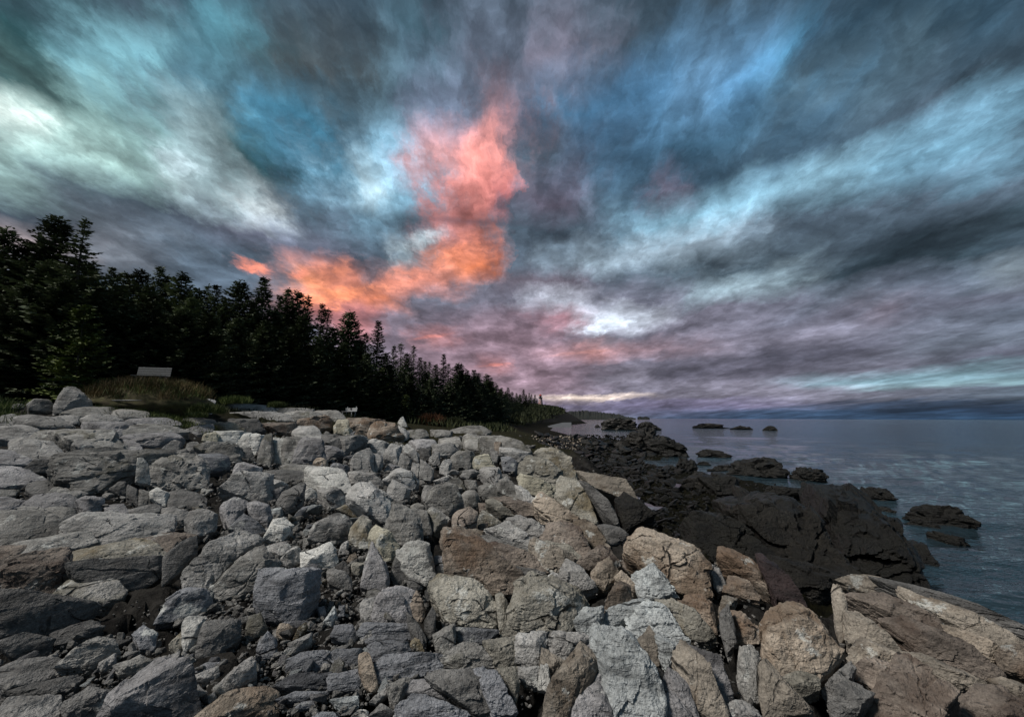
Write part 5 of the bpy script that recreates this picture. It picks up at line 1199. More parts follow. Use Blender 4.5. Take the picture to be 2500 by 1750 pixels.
def build_sea():
    """Rippled water: real waves out to where they fall below a pixel, then a sheet to the horizon."""
    k = np.concatenate([np.arange(330, 0.9, -1.0), [0.5, 0.2, 0.05]])
    rad_ = EYE * 427.0 / k
    ang = np.radians(np.linspace(-25, 82, 470))
    A, R_ = np.meshgrid(ang, rad_)
    x, y = (np.sin(A) * R_).ravel(), (np.cos(A) * R_).ravel()
    dr = np.gradient(rad_)[:, None].repeat(len(ang), 1).ravel()
    h = np.zeros(len(x))
    for lam, amp, rot, sd in ((0.8, .016, .30, 1), (1.6, .055, .12, 2), (3.4, .100, .42, 3), (7.0, .13, .05, 4), (15.0, .13, .30, 5)):
        u, v = x * math.cos(rot) + y * math.sin(rot), -x * math.sin(rot) + y * math.cos(rot)
        q = np.stack([u / (lam * 2.4), v / lam, np.full(len(x), sd * 7.7)], 1)
        w = perlin(q) + 0.45 * perlin(q * 2.1 + 3.3)
        h += (0.5 - np.abs(w)) * amp * 2.0 * smooth(dr, lam * 1.1, lam * 0.35)
    V1 = np.stack([x, y, h - 0.26], 1)
    n, m = A.shape
    I = np.arange(n * m).reshape(n, m)
    F1 = np.stack([I[:-1, :-1].ravel(), I[1:, :-1].ravel(), I[1:, 1:].ravel(), I[:-1, 1:].ravel()], 1)[:, ::-1]
    xs = np.array([-40000, -4000, -400, -40, 300, 4000, 40000.0]); ys = np.array([-40000, -4000, -400, -30, 300, 4000, 40000.0])
    X, Yg = np.meshgrid(xs, ys)
    J = np.arange(X.size).reshape(X.shape) + len(V1)
    V2 = np.stack([X.ravel(), Yg.ravel(), np.full(X.size, -0.9)], 1)
    F2 = np.stack([J[:-1, :-1].ravel(), J[:-1, 1:].ravel(), J[1:, 1:].ravel(), J[1:, :-1].ravel()], 1)
    return link('sea', mesh_np('sea', np.concatenate([V1, V2]), np.concatenate([F1, F2]), sea_m))
sea = build_sea()
tag(sea, 'dark blue-grey rippled sea reaching to the horizon', kind='structure')

def pool(reg, poly, z=None, lift=0.05):
    pts = px_poly(reg, poly)
    c = np.mean(pts, 0)
    zz = z if z is not None else up_hit(c[0], c[1], z_low, y0=6)[2] + lift
    V = [tuple(at_height(p[0], p[1], zz)) for p in pts]
    me = bpy.data.meshes.new('tide_pool'); me.from_pydata(V, [], [tuple(range(len(V)))]); me.materials.append(pool_m)
    return tag(link('tide_pool', me), kind='structure')
pool('D', '1105,700 1170,712 1220,740 1205,765 1250,800 1320,820 1370,845 1470,850 1420,880 1340,902 1270,880 1235,850 1170,790 1130,750')
pool('D', '1530,600 1580,590 1560,560 1620,590 1675,600 1650,630 1590,638')

def sheet(name, rows, mat, label, div=8):
    """A sloping sheet through rows of world points."""
    R_ = np.array(rows, float)
    n, m = R_.shape[:2]
    I = np.arange(n * m).reshape(n, m)
    o = link(name, mesh_np(name, R_.reshape(-1, 3), np.stack([I[:-1, :-1].ravel(), I[:-1, 1:].ravel(), I[1:, 1:].ravel(), I[1:, :-1].ravel()], 1), mat))
    return tag(o, label, kind='structure')
bm_, N, b = new_mat('shingle_beach')
geo = N.n('ShaderNodeNewGeometry').outputs['Position']
N.put(b.inputs['Base Color'], N.mix(N.step(N.noise(geo, 0.5, 6, 0.7), 0.35, 0.65), col(.05, .053, .056), col(.12, .126, .132)))
b.inputs['Roughness'].default_value = 0.8
rows = []
for k, zz in enumerate((-0.3, 0.35, 0.9, 1.6)):
    rows.append([at_height(px, (1046 - 5.2 * k if px < 1300 else 1044 - 4.2 * k - (px - 1300) * 0.012), zz) for px in np.linspace(1235, 1395, 12)])
sheet('beach', rows, bm_, 'grey shingle beach in the cove below the headland')

isl_m, N, b = new_mat('wooded_island')
geo = N.n('ShaderNodeNewGeometry').outputs['Position']
N.put(b.inputs['Base Color'], N.mix(N.step(N.noise(geo, 0.05, 5, 0.7), 0.4, 0.65), col(.005, .007, .005), col(.014, .017, .010)))
b.inputs['Roughness'].default_value = 0.9
def island(prof, Y, name, label, seed):
    """Low wooded land: a ridge with depth whose skyline follows prof (pixels) at distance Y; tree tops make its edge ragged."""
    rs = np.random.default_rng(seed)
    xs_ = np.linspace(prof[0][0], prof[-1][0], 150)
    ysk = np.interp(xs_, [p[0] for p in prof], [p[1] for p in prof])
    V = []
    for px, py in zip(xs_, ysk):
        top = at_depth(px, py, Y); top[2] = max(top[2], 0) * (1 + rs.uniform(-.06, .10)) + rs.uniform(0, 3) * Y / 1600
        for q, hgt in ((-0.12, -1.0), (-0.10, 0.25), (-0.05, 0.75), (0, 1.0), (0.06, 0.7), (0.12, -1.0)):
            V.append((top[0] * (1 + q), top[1] * (1 + q), top[2] * hgt if hgt > 0 else -2.0))
    V = np.array(V); n = len(xs_)
    I = np.arange(n * 6).reshape(n, 6)
    o = link(name, mesh_np(name, V, np.stack([I[:-1, :-1].ravel(), I[1:, :-1].ravel(), I[1:, 1:].ravel(), I[:-1, 1:].ravel()], 1), isl_m, smooth=False))
    return tag(o, label, kind='structure')
island([(1340, 1014), (1375, 1006), (1400, 1004), (1420, 1002.5), (1450, 1005), (1480, 1008), (1500, 1010), (1512, 1011), (1530, 1017), (1552, 1019.5)], 1700, 'island', 'low wooded island on the horizon behind the headland', 2)
island([(1556, 1019), (1562, 1016), (1568, 1017.5), (1578, 1016.5), (1586, 1019.3)], 1900, 'islet', 'tiny islet just right of the wooded island', 3)

# ------------------------------------------------------------------ spruces
def leaf_mat(name, c1, c2, tr=0.0):
    m, N, b = new_mat(name)
    oi = N.n('ShaderNodeObjectInfo'); geo = N.n('ShaderNodeNewGeometry').outputs['Position']
    n1 = N.noise(geo, 0.9, 4, 0.65)
    c = N.mix(N.step(n1, 0.36, 0.66), col(*c1), col(*c2))
    h = N.n('ShaderNodeHueSaturation'); N.put(h.inputs['Color'], c)
    N.put(h.inputs['Value'], N.math('ADD', 0.65, N.math('MULTIPLY', oi.outputs['Random'], 0.7)))
    N.put(b.inputs['Base Color'], h.outputs[0]); b.inputs['Roughness'].default_value = 0.75; b.inputs['Specular IOR Level'].default_value = 0.25
    return m
needle = leaf_mat('spruce_needles', (.028, .039, .018), (.190, .226, .136))
needle_green = leaf_mat('young_spruce_needles', (.034, .052, .012), (.125, .158, .046))
bark, N, b = new_mat('spruce_bark')
N.put(b.inputs['Base Color'], N.mix(N.noise(N.n('ShaderNodeTexCoord').outputs['Object'], 9, 4), col(.035, .028, .022), col(.11, .095, .08))); b.inputs['Roughness'].default_value = 0.9

def kites(B, D, L, Wd, roll, rs):
    """Flat tapered sprays: base points B, unit directions D, lengths L, widths Wd, roll angles."""
    up = np.tile([0, 0, 1.0], (len(B), 1))
    s = np.cross(D, up); s /= np.linalg.norm(s, axis=1)[:, None] + 1e-9
    n = np.cross(s, D)
    s2 = s * np.cos(roll)[:, None] + n * np.sin(roll)[:, None]
    mid = B + D * (L * 0.45)[:, None]
    V = np.stack([B, mid + s2 * Wd[:, None] * .5, B + D * L[:, None], mid - s2 * Wd[:, None] * .5], 1).reshape(-1, 3)
    return V, np.arange(len(B) * 4).reshape(-1, 4)

def spruce_mesh(seed, h=10.0, r0=2.4, z0=0.04, gap=0.34, prof=0.85, dens=1.0, ragged=0.2, lean=0.0, flat=False):
    """Crown of a spruce of height h: whorls of drooping boughs carrying flat sprays of needle twigs."""
    rs = np.random.default_rng(seed)
    Bs, Ds, Ls, Ws = [], [], [], []
    z = z0 * h
    while z < h * 0.985:
        f = z / h
        Rz = r0 * (1 - f) ** prof * (0.55 + 0.45 * min(1, (f + 0.12) / 0.25))
        if flat: Rz = r0 * (0.55 + 0.5 * math.sin(f * 5.0)) * (1 if f < .86 else (1 - f) / .14 * 0.9 + .1)
        nb = rs.integers(5, 8)
        a0 = rs.uniform(0, 6.28)
        for k in range(nb):
            if rs.uniform() < ragged * 0.45: continue
            L = Rz * rs.uniform(1 - ragged, 1 + ragged * 0.7) + 0.10
            az = a0 + 6.283 * k / nb + rs.normal() * 0.25
            if lean: L *= 1 + lean * math.cos(az)
            dirh = np.array([math.cos(az), math.sin(az), 0]); side = np.array([-dirh[1], dirh[0], 0])
            el0 = (0.45 - 0.95 * (1 - f)) if not flat else rs.uniform(-.05, .15)
            step = 0.085 / dens
            ns = max(3, int(L / step))
            s = (np.arange(ns) + rs.uniform(0, 1, ns)) / ns
            zz = L * (math.tan(el0) * s * 0.6 + 0.22 * s ** 2.2 - 0.05 * np.sin(s * 3.1))
            base = np.array([0, 0, z + rs.normal() * 0.05]) + s[:, None] * L * dirh + zz[:, None] * np.array([0, 0, 1])
            for sg in (-1, 1):
                tl = (0.16 + 0.40 * L * 0.42 * (1 - s) ** 0.8 * np.minimum(1, s * 5)) * rs.uniform(.6, 1.25, ns)
                fw = rs.uniform(.35, .9, ns)
                d = dirh[None] * fw[:, None] + side[None] * (sg * rs.uniform(.45, 1.0, ns))[:, None] + np.array([0, 0, 1.0])[None] * rs.normal(0.02, .20, ns)[:, None]
                d /= np.linalg.norm(d, axis=1)[:, None]
                Bs.append(base + rs.normal(size=base.shape) * 0.015); Ds.append(d); Ls.append(tl); Ws.append(0.07 + tl * 0.30)
            nt = max(2, ns // 3)
            Bs.append(base[-nt:]); dd = np.tile(dirh, (nt, 1)) + rs.normal(size=(nt, 3)) * 0.22; dd[:, 2] += 0.12; dd /= np.linalg.norm(dd, axis=1)[:, None]
            Ds.append(dd); Ls.append(np.full(nt, .22)); Ws.append(np.full(nt, .07))
        z += gap * (0.65 + 0.7 * (1 - f)) * rs.uniform(.8, 1.2)
    nt = 30
    zt = rs.uniform(0.9, 1.0, nt) * h
    dd = rs.normal(size=(nt, 3)) * np.array([.7, .7, .3]) + np.array([0, 0, .7]); dd /= np.linalg.norm(dd, axis=1)[:, None]
    Bs.append(np.stack([np.zeros(nt), np.zeros(nt), zt], 1)); Ds.append(dd); Ls.append(np.full(nt, .20)); Ws.append(np.full(nt, .06))
    B, D, L, W = np.concatenate(Bs), np.concatenate(Ds), np.concatenate(Ls), np.concatenate(Ws)
    V, Fq = kites(B, D, L, W, rs.normal(size=len(B)) * 0.42, rs)
    return V, Fq

def trunk_mesh(h, r):
    m = MB().lathe([(r * 1.25, -0.5), (r, 0.3), (r * .62, h * .5), (r * .22, h * .85), (0.012, h * 1.0)], 8)
    me = bpy.data.meshes.new('trunk'); me.from_pydata(m.v, [], m.f); me.materials.append(bark)
    return me
KINDS = {}
def kind(key, mat, **kw):
    h = kw.get('h', 10.0)
    V, Fq = spruce_mesh(**kw)
    KINDS[key] = (trunk_mesh(h, 0.011 * h), mesh_np('crown', V, Fq, mat, smooth=False), h)
    return len(Fq)
nk = 0
for i in range(3): nk += kind('full%d' % i, needle, seed=20 + i, h=10, r0=3.1, prof=0.90, gap=0.20, dens=1.5, ragged=0.28)
for i in range(3): nk += kind('spire%d' % i, needle, seed=40 + i, h=10, r0=2.0, prof=1.05, gap=0.21, dens=1.3, ragged=0.42, z0=0.12)
for i in range(2): nk += kind('thin%d' % i, needle, seed=60 + i, h=10, r0=1.15, prof=0.95, gap=0.26, dens=0.8, ragged=0.6, z0=0.2)
nk += kind('flat', needle, seed=81, h=10, r0=2.5, gap=0.36, dens=1.2, ragged=0.5, z0=0.1, flat=True)
nk += kind('young', needle_green, seed=90, h=5, r0=1.5, prof=0.7, gap=0.22, dens=1.5, ragged=0.3)

def tree(key, px, Y, top_py=None, h=None, wide=1.0, label=None, group=None, name='spruce_tree', rot=None, sink=0.2, dx=0.0):
    tr, cr, h0 = KINDS[key]
    p = at_depth(px, 1000, Y); x, y = p[0] + dx, p[1]
    zb = float(ground_z(np.array([x]), np.array([y]))[0]) - sink
    if h is None: h = at_depth(px, top_py, Y)[2] - zb
    e = link(name, None, loc=(x, y, zb))
    s = h / h0
    e.scale = (s * wide, s * wide, s)
    e.rotation_euler = (0, 0, rr.uniform(0, 6.28) if rot is None else rot)
    link('trunk', tr, e); link('crown', cr, e)
    return tag(e, label, 'spruce', group)
ORD = ['first', 'second', 'third', 'fourth', 'fifth', 'sixth', 'seventh', 'eighth', 'ninth', 'tenth', 'eleventh', 'twelfth', 'thirteenth', 'fourteenth', 'fifteenth', 'sixteenth', 'seventeenth', 'eighteenth', 'nineteenth',
       'twentieth', 'twenty-first', 'twenty-second', 'twenty-third', 'twenty-fourth', 'twenty-fifth', 'twenty-sixth', 'twenty-seventh', 'twenty-eighth', 'twenty-ninth', 'thirtieth', 'thirty-first', 'thirty-second', 'thirty-third',
       'thirty-fourth', 'thirty-fifth', 'thirty-sixth', 'thirty-seventh', 'thirty-eighth', 'thirty-ninth', 'fortieth']
SKYLINE = [(-60, 560, 25, 'full'), (4, 592, 26, 'full'), (31, 574, 25, 'flat'), (70, 533, 26, 'full'), (140, 536, 24, 'flat'), (227, 655, 32, 'spire'), (245, 668, 33, 'thin'), (261, 668, 34, 'thin'), (275, 672, 33, 'spire'), (300, 660, 33, 'full'), (321, 670, 36, 'thin'),
           (349, 653, 35, 'spire'), (372, 675, 36, 'spire'), (408, 668, 35, 'full'), (455, 705, 38, 'full'), (478, 697, 40, 'thin'), (499, 698, 38, 'spire'), (523, 726, 40, 'thin'), (557, 688, 38, 'full'), (619, 680, 40, 'spire'), (662, 722, 44, 'spire'),
           (682, 706, 45, 'spire'), (706, 711, 45, 'full'), (733, 722, 47, 'thin'), (770, 742, 50, 'spire'), (786, 754, 51, 'thin'), (841, 759, 54, 'full'), (860, 786, 54, 'spire'), (885, 813, 58, 'thin'), (914, 784, 60, 'spire'), (956, 844, 72, 'spire'), (973, 838, 78, 'thin'),
           (989, 861, 75, 'full'), (1005, 844, 82, 'thin'), (1022, 873, 82, 'spire'), (1034, 882, 85, 'spire'), (1046, 882, 88, 'thin'), (1061, 889, 90, 'full'), (1080, 864, 92, 'spire'), (1093, 887, 95, 'thin')]
for i, (px, ty, Y, k) in enumerate(SKYLINE):
    kk = k if k in KINDS else k + str(i % (2 if k == 'thin' else 3))
    look = {'full': 'broad full', 'spire': 'pointed spire-like', 'thin': 'thin ragged', 'flat': 'tall flat-topped ragged'}[k]
    tree(kk, px, Y, ty, wide=rr.uniform(1.1, 1.55), label='%s spruce, %s treetop along the near skyline from the left' % (look, ORD[i]), group='spruces on the near skyline', rot=0.2 if k == 'flat' else None)
FAR = [(1118, 887, 102, 'full'), (1139, 904, 112, 'spire'), (1156, 903, 118, 'spire'), (1167, 911, 122, 'thin'), (1188, 913, 132, 'full'), (1200, 930, 140, 'spire'), (1212, 939, 160, 'spire'), (1224, 946, 175, 'spire'), (1240, 946, 215, 'thin'), (1250, 956, 230, 'spire'),
       (1261, 959, 250, 'thin'), (1270, 962, 270, 'spire'), (1278, 950, 300, 'spire'), (1285, 962, 310, 'spire'), (1292, 959, 330, 'thin'), (1298, 962, 345, 'spire'), (1306, 962, 360, 'spire'), (1311, 972, 370, 'spire')]
for i, (px, ty, Y, k) in enumerate(FAR):
    tree(('full' if k == 'full' else 'spire') + str(i % 3), px, Y, ty, wide=2.0, label='small distant spruce, %s treetop from the left on the way to the lighthouse' % ORD[i], group='distant spruces towards the headland')
rf_ = random.Random(8)
for i in range(34):
    px = rf_.uniform(1120, 1314); Y = float(np.interp(px, [1100, 1160, 1200, 1240, 1280, 1316], [98, 116, 140, 210, 300, 400])) * rf_.uniform(.96, 1.06)
    ty = float(np.interp(px, [1100, 1156, 1190, 1212, 1240, 1280, 1316], [900, 918, 928, 948, 958, 966, 976])) + rf_.uniform(-2, 8)
    tree('spire%d' % (i % 3), px, Y, ty, wide=rf_.uniform(1.8, 2.4), label='small dark spruce packed into the far end of the wood towards the headland', group='spruces packed into the far end of the wood')
FRONT = [(-70, 21, 760), (15, 21.5, 700), (110, 22, 690), (205, 24, 740), (280, 25, 745), (345, 26, 735), (420, 26.5, 755), (490, 28, 765), (560, 31, 775), (630, 34, 785), (700, 38, 800), (765, 42, 820), (830, 46, 838), (890, 50, 862), (945, 56, 890), (1000, 64, 912),
         (1050, 74, 925), (1095, 84, 932), (1130, 94, 940), (1165, 108, 950), (1195, 126, 962), (1222, 150, 972)]
for i, (px, Y, ty) in enumerate(FRONT):
    tree('full%d' % (i % 3), px, Y, ty, wide=rr.uniform(1.45, 1.9), label='dense dark spruce with boughs to the ground, %s in the front row from the left' % ORD[i], group='spruces in the front row of the wood')
MIDS = [(60, 24, 640), (170, 26, 650), (250, 29, 705), (330, 31, 700), (440, 33, 728), (520, 35, 745), (590, 37, 735), (650, 41, 760), (725, 44, 770), (800, 49, 800), (870, 55, 830), (935, 64, 862), (985, 70, 885), (1040, 82, 905), (1110, 98, 915), (1150, 112, 925), (1178, 124, 935), (1206, 150, 955), (1232, 190, 962), (1256, 240, 970)]
for i, (px, Y, ty) in enumerate(MIDS):
    tree('full%d' % ((i + 1) % 3), px, Y, ty, wide=rr.uniform(1.35, 1.75), label='dark spruce filling the wood between front row and skyline, %s from the left' % ORD[i], group='spruces inside the wood')
tree('young', 172, 19.5, 752, wide=1.1, label='bright green young spruce in front of the dark wood at the left', name='young_spruce')
tree('young', 990, 52, 965, wide=1.2, label='small green spruce behind the pale pointed stone', name='young_spruce')
tree('young', 930, 50, 900, wide=1.0, label='slim bright green spruce at the edge of the middle wood', name='young_spruce')

# ------------------------------------------------------------------ grass, bushes, shrubs
def blades(name, pts, hgt, mat, per, spread, label, cat=None, kind_=None, wid=0.02):
    rs = np.random.default_rng(int(abs(pts[0][0]) * 100) + per)
    Bq, Dq, Lq, Wq = [], [], [], []
    for (x, y, z) in pts:
        n = per
        o = rs.normal(size=(n, 2)) * spread
        xx, yy = x + o[:, 0], y + o[:, 1]
        zz = np.full(n, z) - 0.04
        d = rs.normal(size=(n, 3)) * np.array([.38, .38, .1]) + np.array([0, 0, 1.0]); d /= np.linalg.norm(d, axis=1)[:, None]
        Bq.append(np.stack([xx, yy, zz], 1)); Dq.append(d); Lq.append(hgt * rs.uniform(.5, 1.15, n)); Wq.append(np.full(n, wid))
    V, Fq = kites(np.concatenate(Bq), np.concatenate(Dq), np.concatenate(Lq), np.concatenate(Wq), rs.normal(size=sum(len(q) for q in Bq)), rs)
    return tag(link(name, mesh_np(name, V, Fq, mat, smooth=False)), label, cat, kind=kind_)
def gpts(x0, x1, y0, y1, Y0, Y1, n, seed=1):
    """Ground points under a strip of the picture between two distances."""
    r_ = random.Random(seed); out = []
    for _ in range(n):
        px = r_.uniform(x0, x1); Y = r_.uniform(Y0, Y1)
        p = at_depth(px, 1000, Y)
        out.append((p[0], p[1], float(ground_z(np.array([p[0]]), np.array([p[1]]))[0])))
    return out
gold = leaf_mat('dry_grass', (.080, .055, .022), (.215, .160, .066))
green = leaf_mat('green_grass', (.036, .054, .014), (.120, .150, .042))
dgreen = leaf_mat('shrub_leaves', (.016, .022, .008), (.060, .070, .026))
rust = leaf_mat('russet_leaves', (.070, .030, .014), (.16, .070, .030))
# knoll under the first bench
kn = at_depth(360, 1000, 18.4)
kv, kt = geodesic(14)
kz = float(ground_z(np.array([kn[0]]), np.array([kn[1]]))[0])
kn_m, N, b = new_mat('turf'); geo = N.n('ShaderNodeNewGeometry').outputs['Position']
N.put(b.inputs['Base Color'], N.mix(N.step(N.noise(geo, 3, 5, .6), .35, .65), col(.040, .030, .012), col(.075, .070, .025))); b.inputs['Roughness'].default_value = 0.95
kP = kv * (1 + 0.06 * fbm(kv * 2.5, 3))[:, None] * np.array([2.6, 1.5, 0.85])
tag(link('knoll', mesh_np('knoll', kP, kt, kn_m), loc=(kn[0], kn[1], kz - 0.05)), 'grassy knoll under the first bench', kind='structure')
def knoll_pts(n, seed, lo=-1.0):
    r_ = random.Random(seed); out = []
    for _ in range(n):
        a, q = r_.uniform(0, 6.28), math.sqrt(r_.uniform(0, 1)) * 0.97
        out.append((kn[0] + 2.6 * q * math.cos(a), kn[1] + 1.5 * q * math.sin(a), kz - .05 + 0.85 * math.sqrt(max(0, 1 - q * q))))
    return out
blades('grass', knoll_pts(150, 4), 0.42, green, 20, 0.16, 'yellow-green growth mixed into the grass of the knoll', kind_='stuff', wid=0.02)
blades('dry_grass', knoll_pts(230, 3), 0.55, gold, 24, 0.13, 'tall golden-brown grass on the knoll in front of the first bench', kind_='stuff', wid=0.018)
blades('grass', gpts(250, 520, 0, 0, 16.4, 17.4, 160, 5) + gpts(215, 330, 0, 0, 16.2, 19, 90, 6), 0.22, green, 22, 0.14, 'short green grass at the foot of the knoll', kind_='stuff', wid=0.018)
blades('grass', gpts(-60, 40, 0, 0, 14.5, 18.5, 70, 8), 0.35, green, 30, 0.18, 'green grass at the left end of the forest edge', kind_='stuff', wid=0.02)
blades('grass', gpts(440, 900, 0, 0, 20, 44, 260, 9), 0.30, dgreen, 16, 0.3, 'low dark green growth along the foot of the wood', kind_='stuff', wid=0.03)
def tuft(px, py, Y, r, h, mat, label, name='grass_tuft', cat='grass', n=60, wid=0.02):
    p = at_depth(px, py, Y)
    z = float(ground_z(np.array([p[0]]), np.array([p[1]]))[0])
    rs_ = random.Random(int(px * 7))
    pts = []
    for _ in range(n):
        a, q = rs_.uniform(0, 6.28), math.sqrt(rs_.uniform(0, 1)) * r
        pts.append((p[0] + q * math.cos(a), p[1] + q * math.sin(a) * .7, p[2] + 0.25 * h * (1 - (q / r) ** 2)))
    blades(name, pts, h, mat, 24, r * 0.12, label, cat, wid=wid)
und = []
for q in gpts(1000, 1225, 0, 0, 48, 190, 420, 12): und.append(q)
blades('undergrowth', und, 1.1, dgreen, 22, 0.8, 'dark scrub along the foot of the far wood', kind_='stuff', wid=0.12)
tuft(503, 1012, 17.6, 0.62, 0.42, green, 'large green grass tuft right of the broad pale slab')
tuft(575, 988, 22, 0.62, 0.42, green, 'yellow-green grass tuft on top of the upper ledge')
tuft(676, 996, 27, 0.55, 0.36, green, 'small green grass tuft right of the yellow-green one on the ledge')
tuft(480, 1020, 16.8, 0.35, 0.2, green, 'low green grass patch at the foot of the large tuft')
tuft(1052, 1044, 52, 1.25, 1.5, rust, 'russet brown bush behind the far end of the ledges', 'bush', 'bush', 80, 0.06)
tuft(1100, 1046, 56, 1.6, 1.3, dgreen, 'dark green bush right of the russet one', 'bush', 'bush', 80, 0.07)
# shrubs of the headland
hp = []
r_ = random.Random(4)
for _ in range(1300):
    px, Y = r_.uniform(1150, 1372), r_.uniform(150, 470)
    p = at_depth(px, 1000, Y); sd = float(edge_sd(np.array([p[0]]), np.array([p[1]]))[0])
    if sd > -2: hp.append((p[0], p[1], float(ground_z(np.array([p[0]]), np.array([p[1]]))[0])))
blades('shrubbery', hp, 2.4, leaf_mat('headland_leaves', (.010, .014, .006), (.040, .047, .018)), 40, 2.2, 'olive green shrubs covering the headland slope below the lighthouse', kind_='stuff', wid=0.45)

# ------------------------------------------------------------------ benches, driftwood, lighthouse, mast
def plain(name, c, rough=0.7):
    m, N, b = new_mat(name)
    n = N.noise(N.n('ShaderNodeTexCoord').outputs['Object'], 14, 5, .6)
    N.put(b.inputs['Base Color'], N.mix(N.step(n, .35, .7), col(*(q * .72 for q in c)), col(*c))); b.inputs['Roughness'].default_value = rough
    return m
wood, white_m, red_m, dark_m = plain('weathered_wood', (.18, .18, .175)), plain('white_paint', (.72, .72, .70)), plain('red_paint', (.42, .045, .035)), plain('dark_metal', (.03, .03, .032))
glass_m, N, b = new_mat('lantern_glass'); b.inputs['Base Color'].default_value = (.05, .06, .07, 1); b.inputs['Roughness'].default_value = .1
def bench(px, py, Y, w, rot, mat, label, plaque=False, slats=4):
    p = at_depth(px, py, Y)
    e = link('bench', None, loc=(p[0], p[1], p[2]))
    e.rotation_euler = (0, 0, rot)
    R = Matrix.Rotation(math.radians(-12), 3, 'X')
    for i in range(slats):
        MB().box((0, 0.18 + i * 0.022, 0.48 + i * 0.105), (w, 0.03, 0.09), R).build('back_slat', mat, e)
    for i in range(3):
        MB().box((0, -0.22 + i * 0.13, 0.43), (w, 0.11, 0.03)).build('seat_slat', mat, e)
    for s in (-1, 1):
        f = MB(); x = s * (w / 2 - 0.18)
        f.box((x, 0.21, 0.43), (0.06, 0.05, 0.86), R); f.box((x, -0.22, 0.20), (0.06, 0.05, 0.42)); f.box((x, -0.02, 0.40), (0.06, 0.48, 0.05))
        f.build('leg', mat, e)
    if plaque: MB().box((0, 0.165, 0.68), (0.18, 0.02, 0.14), R).build('plaque', dark_m, e)
    return tag(e, label, 'bench')
bench(366, 945, 18.9, 1.28, math.radians(14), wood, 'weathered wooden bench above the golden-brown grass knoll')
bench(852, 1018.0, 37.5, 1.45, math.radians(-28), plain('pale_paint', (.40, .41, .42)), 'small white bench with a dark plaque at the edge of the far wood', True, 3)
lg = at_depth(300, 981, 16.9)
dw_ = MB().lathe([(0.02, -.9), (0.03, -.3), (0.028, .3), (0.015, .8)], 8)
lo = dw_.build('driftwood_log', wood, loc=tuple(lg), smooth=True); lo.rotation_euler = (math.radians(90), 0, math.radians(84))
tag(lo, 'thin bleached log lying in the grass below the first bench', 'log')

lb = at_depth(1319.5, 991.5, 480)
lz = min(lb[2], float(ground_z(np.array([lb[0]]), np.array([lb[1]]))[0]))
lh = link('lighthouse', None, loc=(lb[0], lb[1], lb[2] - 0.4))
R0, R1, HT = 2.9, 1.9, 9.6
nb = 15
rad = lambda z: R0 + (R1 - R0) * z / HT
for i in range(nb):
    z0_, z1_ = HT * i / nb, HT * (i + 1) / nb
    MB().lathe([(rad(z0_), z0_), (rad(z1_), z1_)], 24).build('red_band' if i % 2 == 0 else 'white_band', red_m if i % 2 == 0 else white_m, lh)
MB().lathe([(1.9, HT), (2.7, HT + .3), (2.7, HT + .5), (1.5, HT + .5)], 24).build('gallery', dark_m, lh)
for k in range(12):
    a = 6.283 * k / 12
    MB().box((2.6 * math.cos(a), 2.6 * math.sin(a), HT + 1.0), (.07, .07, 1.0)).build('railing_post', dark_m, lh)
MB().lathe([(1.35, HT + .5), (1.35, HT + 2.6)], 16).build('lantern_room', glass_m, lh)
rf = MB().lathe([(1.75, HT + 2.6), (1.2, HT + 3.4), (.45, HT + 4.1), (.12, HT + 4.3), (.12, HT + 4.9)], 16).build('lantern_roof', red_m, lh)
tag(lh, 'red and white striped lighthouse at the end of the wooded headland', 'lighthouse')
mp_ = at_depth(1332.5, 988, 470)
mz = float(ground_z(np.array([mp_[0]]), np.array([mp_[1]]))[0])
tag(MB().lathe([(.16, min(0, mz - mp_[2]) - .5), (.10, 4.2)], 8).build('mast', dark_m, loc=tuple(mp_)), 'thin mast standing right of the lighthouse', 'mast')

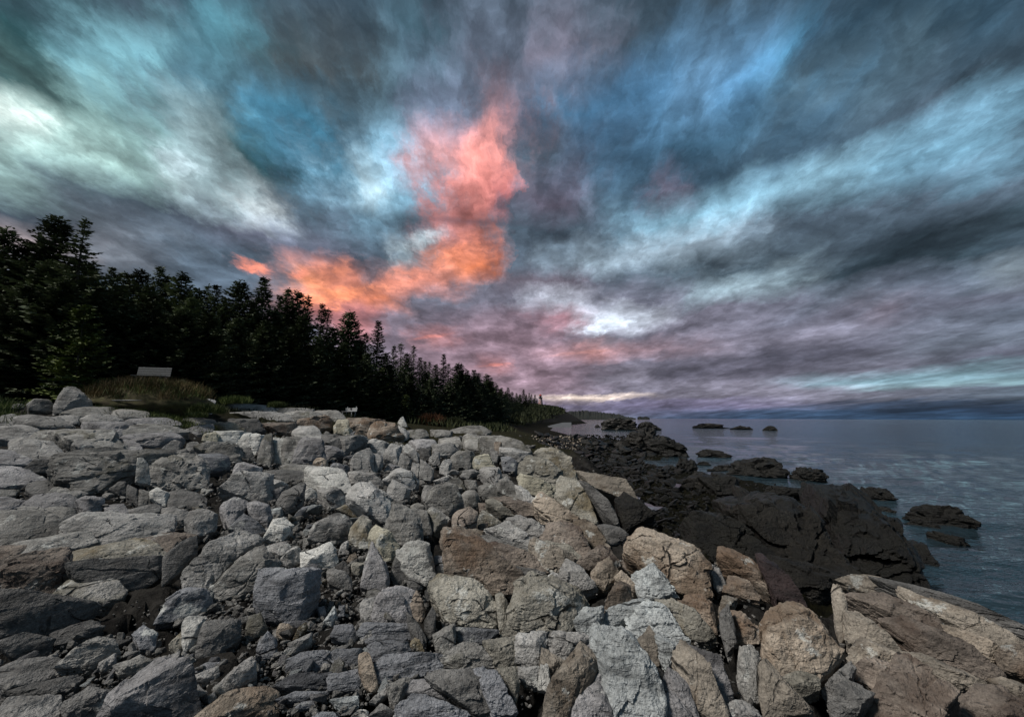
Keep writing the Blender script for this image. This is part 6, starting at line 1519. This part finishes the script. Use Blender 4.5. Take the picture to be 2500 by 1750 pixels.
# ------------------------------------------------------------------ weed-covered stones of the tidal flat
weed_protos = [mesh_np('weed_stone', *stone_proto('k', 8, 700 + i), RM['k' if i % 3 else 'n']) for i in range(6)]
flat_box = [(1290, 1062, 1560, 1110), (1400, 1090, 1640, 1180), (1440, 1120, 1800, 1230), (1560, 1180, 1950, 1260), (1450, 1230, 1700, 1310), (1650, 1250, 2050, 1400)]
def pick_flat():
    a, b_, c, d = rr.choices(flat_box, (6, 5, 4, 2, 2, 1))[0]
    return rr.uniform(a, c), rr.uniform(b_, d)
SHORE_HEADS = [h for h in HEADS if h[0] > 1300]
for reg, poly, kd_, op_, lab, kw_ in SEA_ROCKS:
    q = px_poly(reg, poly)
    SHORE_HEADS.append((np.mean([a for a, _ in q]), np.mean([b for _, b in q]), re.split(r' (?:with|sloping|alone|standing|in|behind|joined|at|just|between|left|right|offshore|barely|awash|touching|, )\b', lab)[0].split(',')[0]))
SHORE_HEADS += [(1697, 1262, 'pale mint-green stone'), (1580, 1235, 'long tide pool'), (1650, 1180, 'small tide pool'), (1620, 1125, 'shallow inlet'), (1900, 1300, 'big dark slope')]
SHORE_HEADS = [h for h in SHORE_HEADS if len(h[2].split()) >= 3]
def near_head(px, py):
    return min(SHORE_HEADS, key=lambda h: (h[0] - px) ** 2 + 4 * (h[1] - py) ** 2)[2]
cnt = 0
while cnt < 290:
    px, py = pick_flat(); p = up_hit(px, py, z_low, y0=6, y1=150)
    if p[2] < 0.05: continue
    if edge_sd(np.array([p[0]]), np.array([p[1]]))[0] > -0.3: continue
    w = rr.uniform(16, 46) * p[1] / F / 2
    o = link('weed_stone', rr.choice(weed_protos), loc=(p[0], p[1], p[2] + w * .1)); o.scale = (w, w, w * .8); o.rotation_euler = (rr.uniform(-.4, .4), rr.uniform(-.4, .4), rr.uniform(0, 6.28))
    where_ = near_head(px, py)
    big = 'large' if w * F / p[1] > 17 else ('small' if w * F / p[1] < 12 else 'middling')
    tag(o, big + ' black weed-covered stone on the tidal flat near the ' + where_, 'stone', big + ' weed-covered stones near the ' + where_)
    cnt += 1
joined('tidal_rubble', scatter(2600, pick_flat, z_low, 6, 18, 0.15), RM['k'], 'small black weed-covered stones of the tidal flat')
def pick_pale():
    return rr.uniform(1270, 1420), rr.uniform(1066, 1100)
joined('cobbles', scatter(260, pick_pale, z_low, 5, 13, 0.5), RM['t'], 'scattered reddish and pale cobbles at the top of the dark shore')
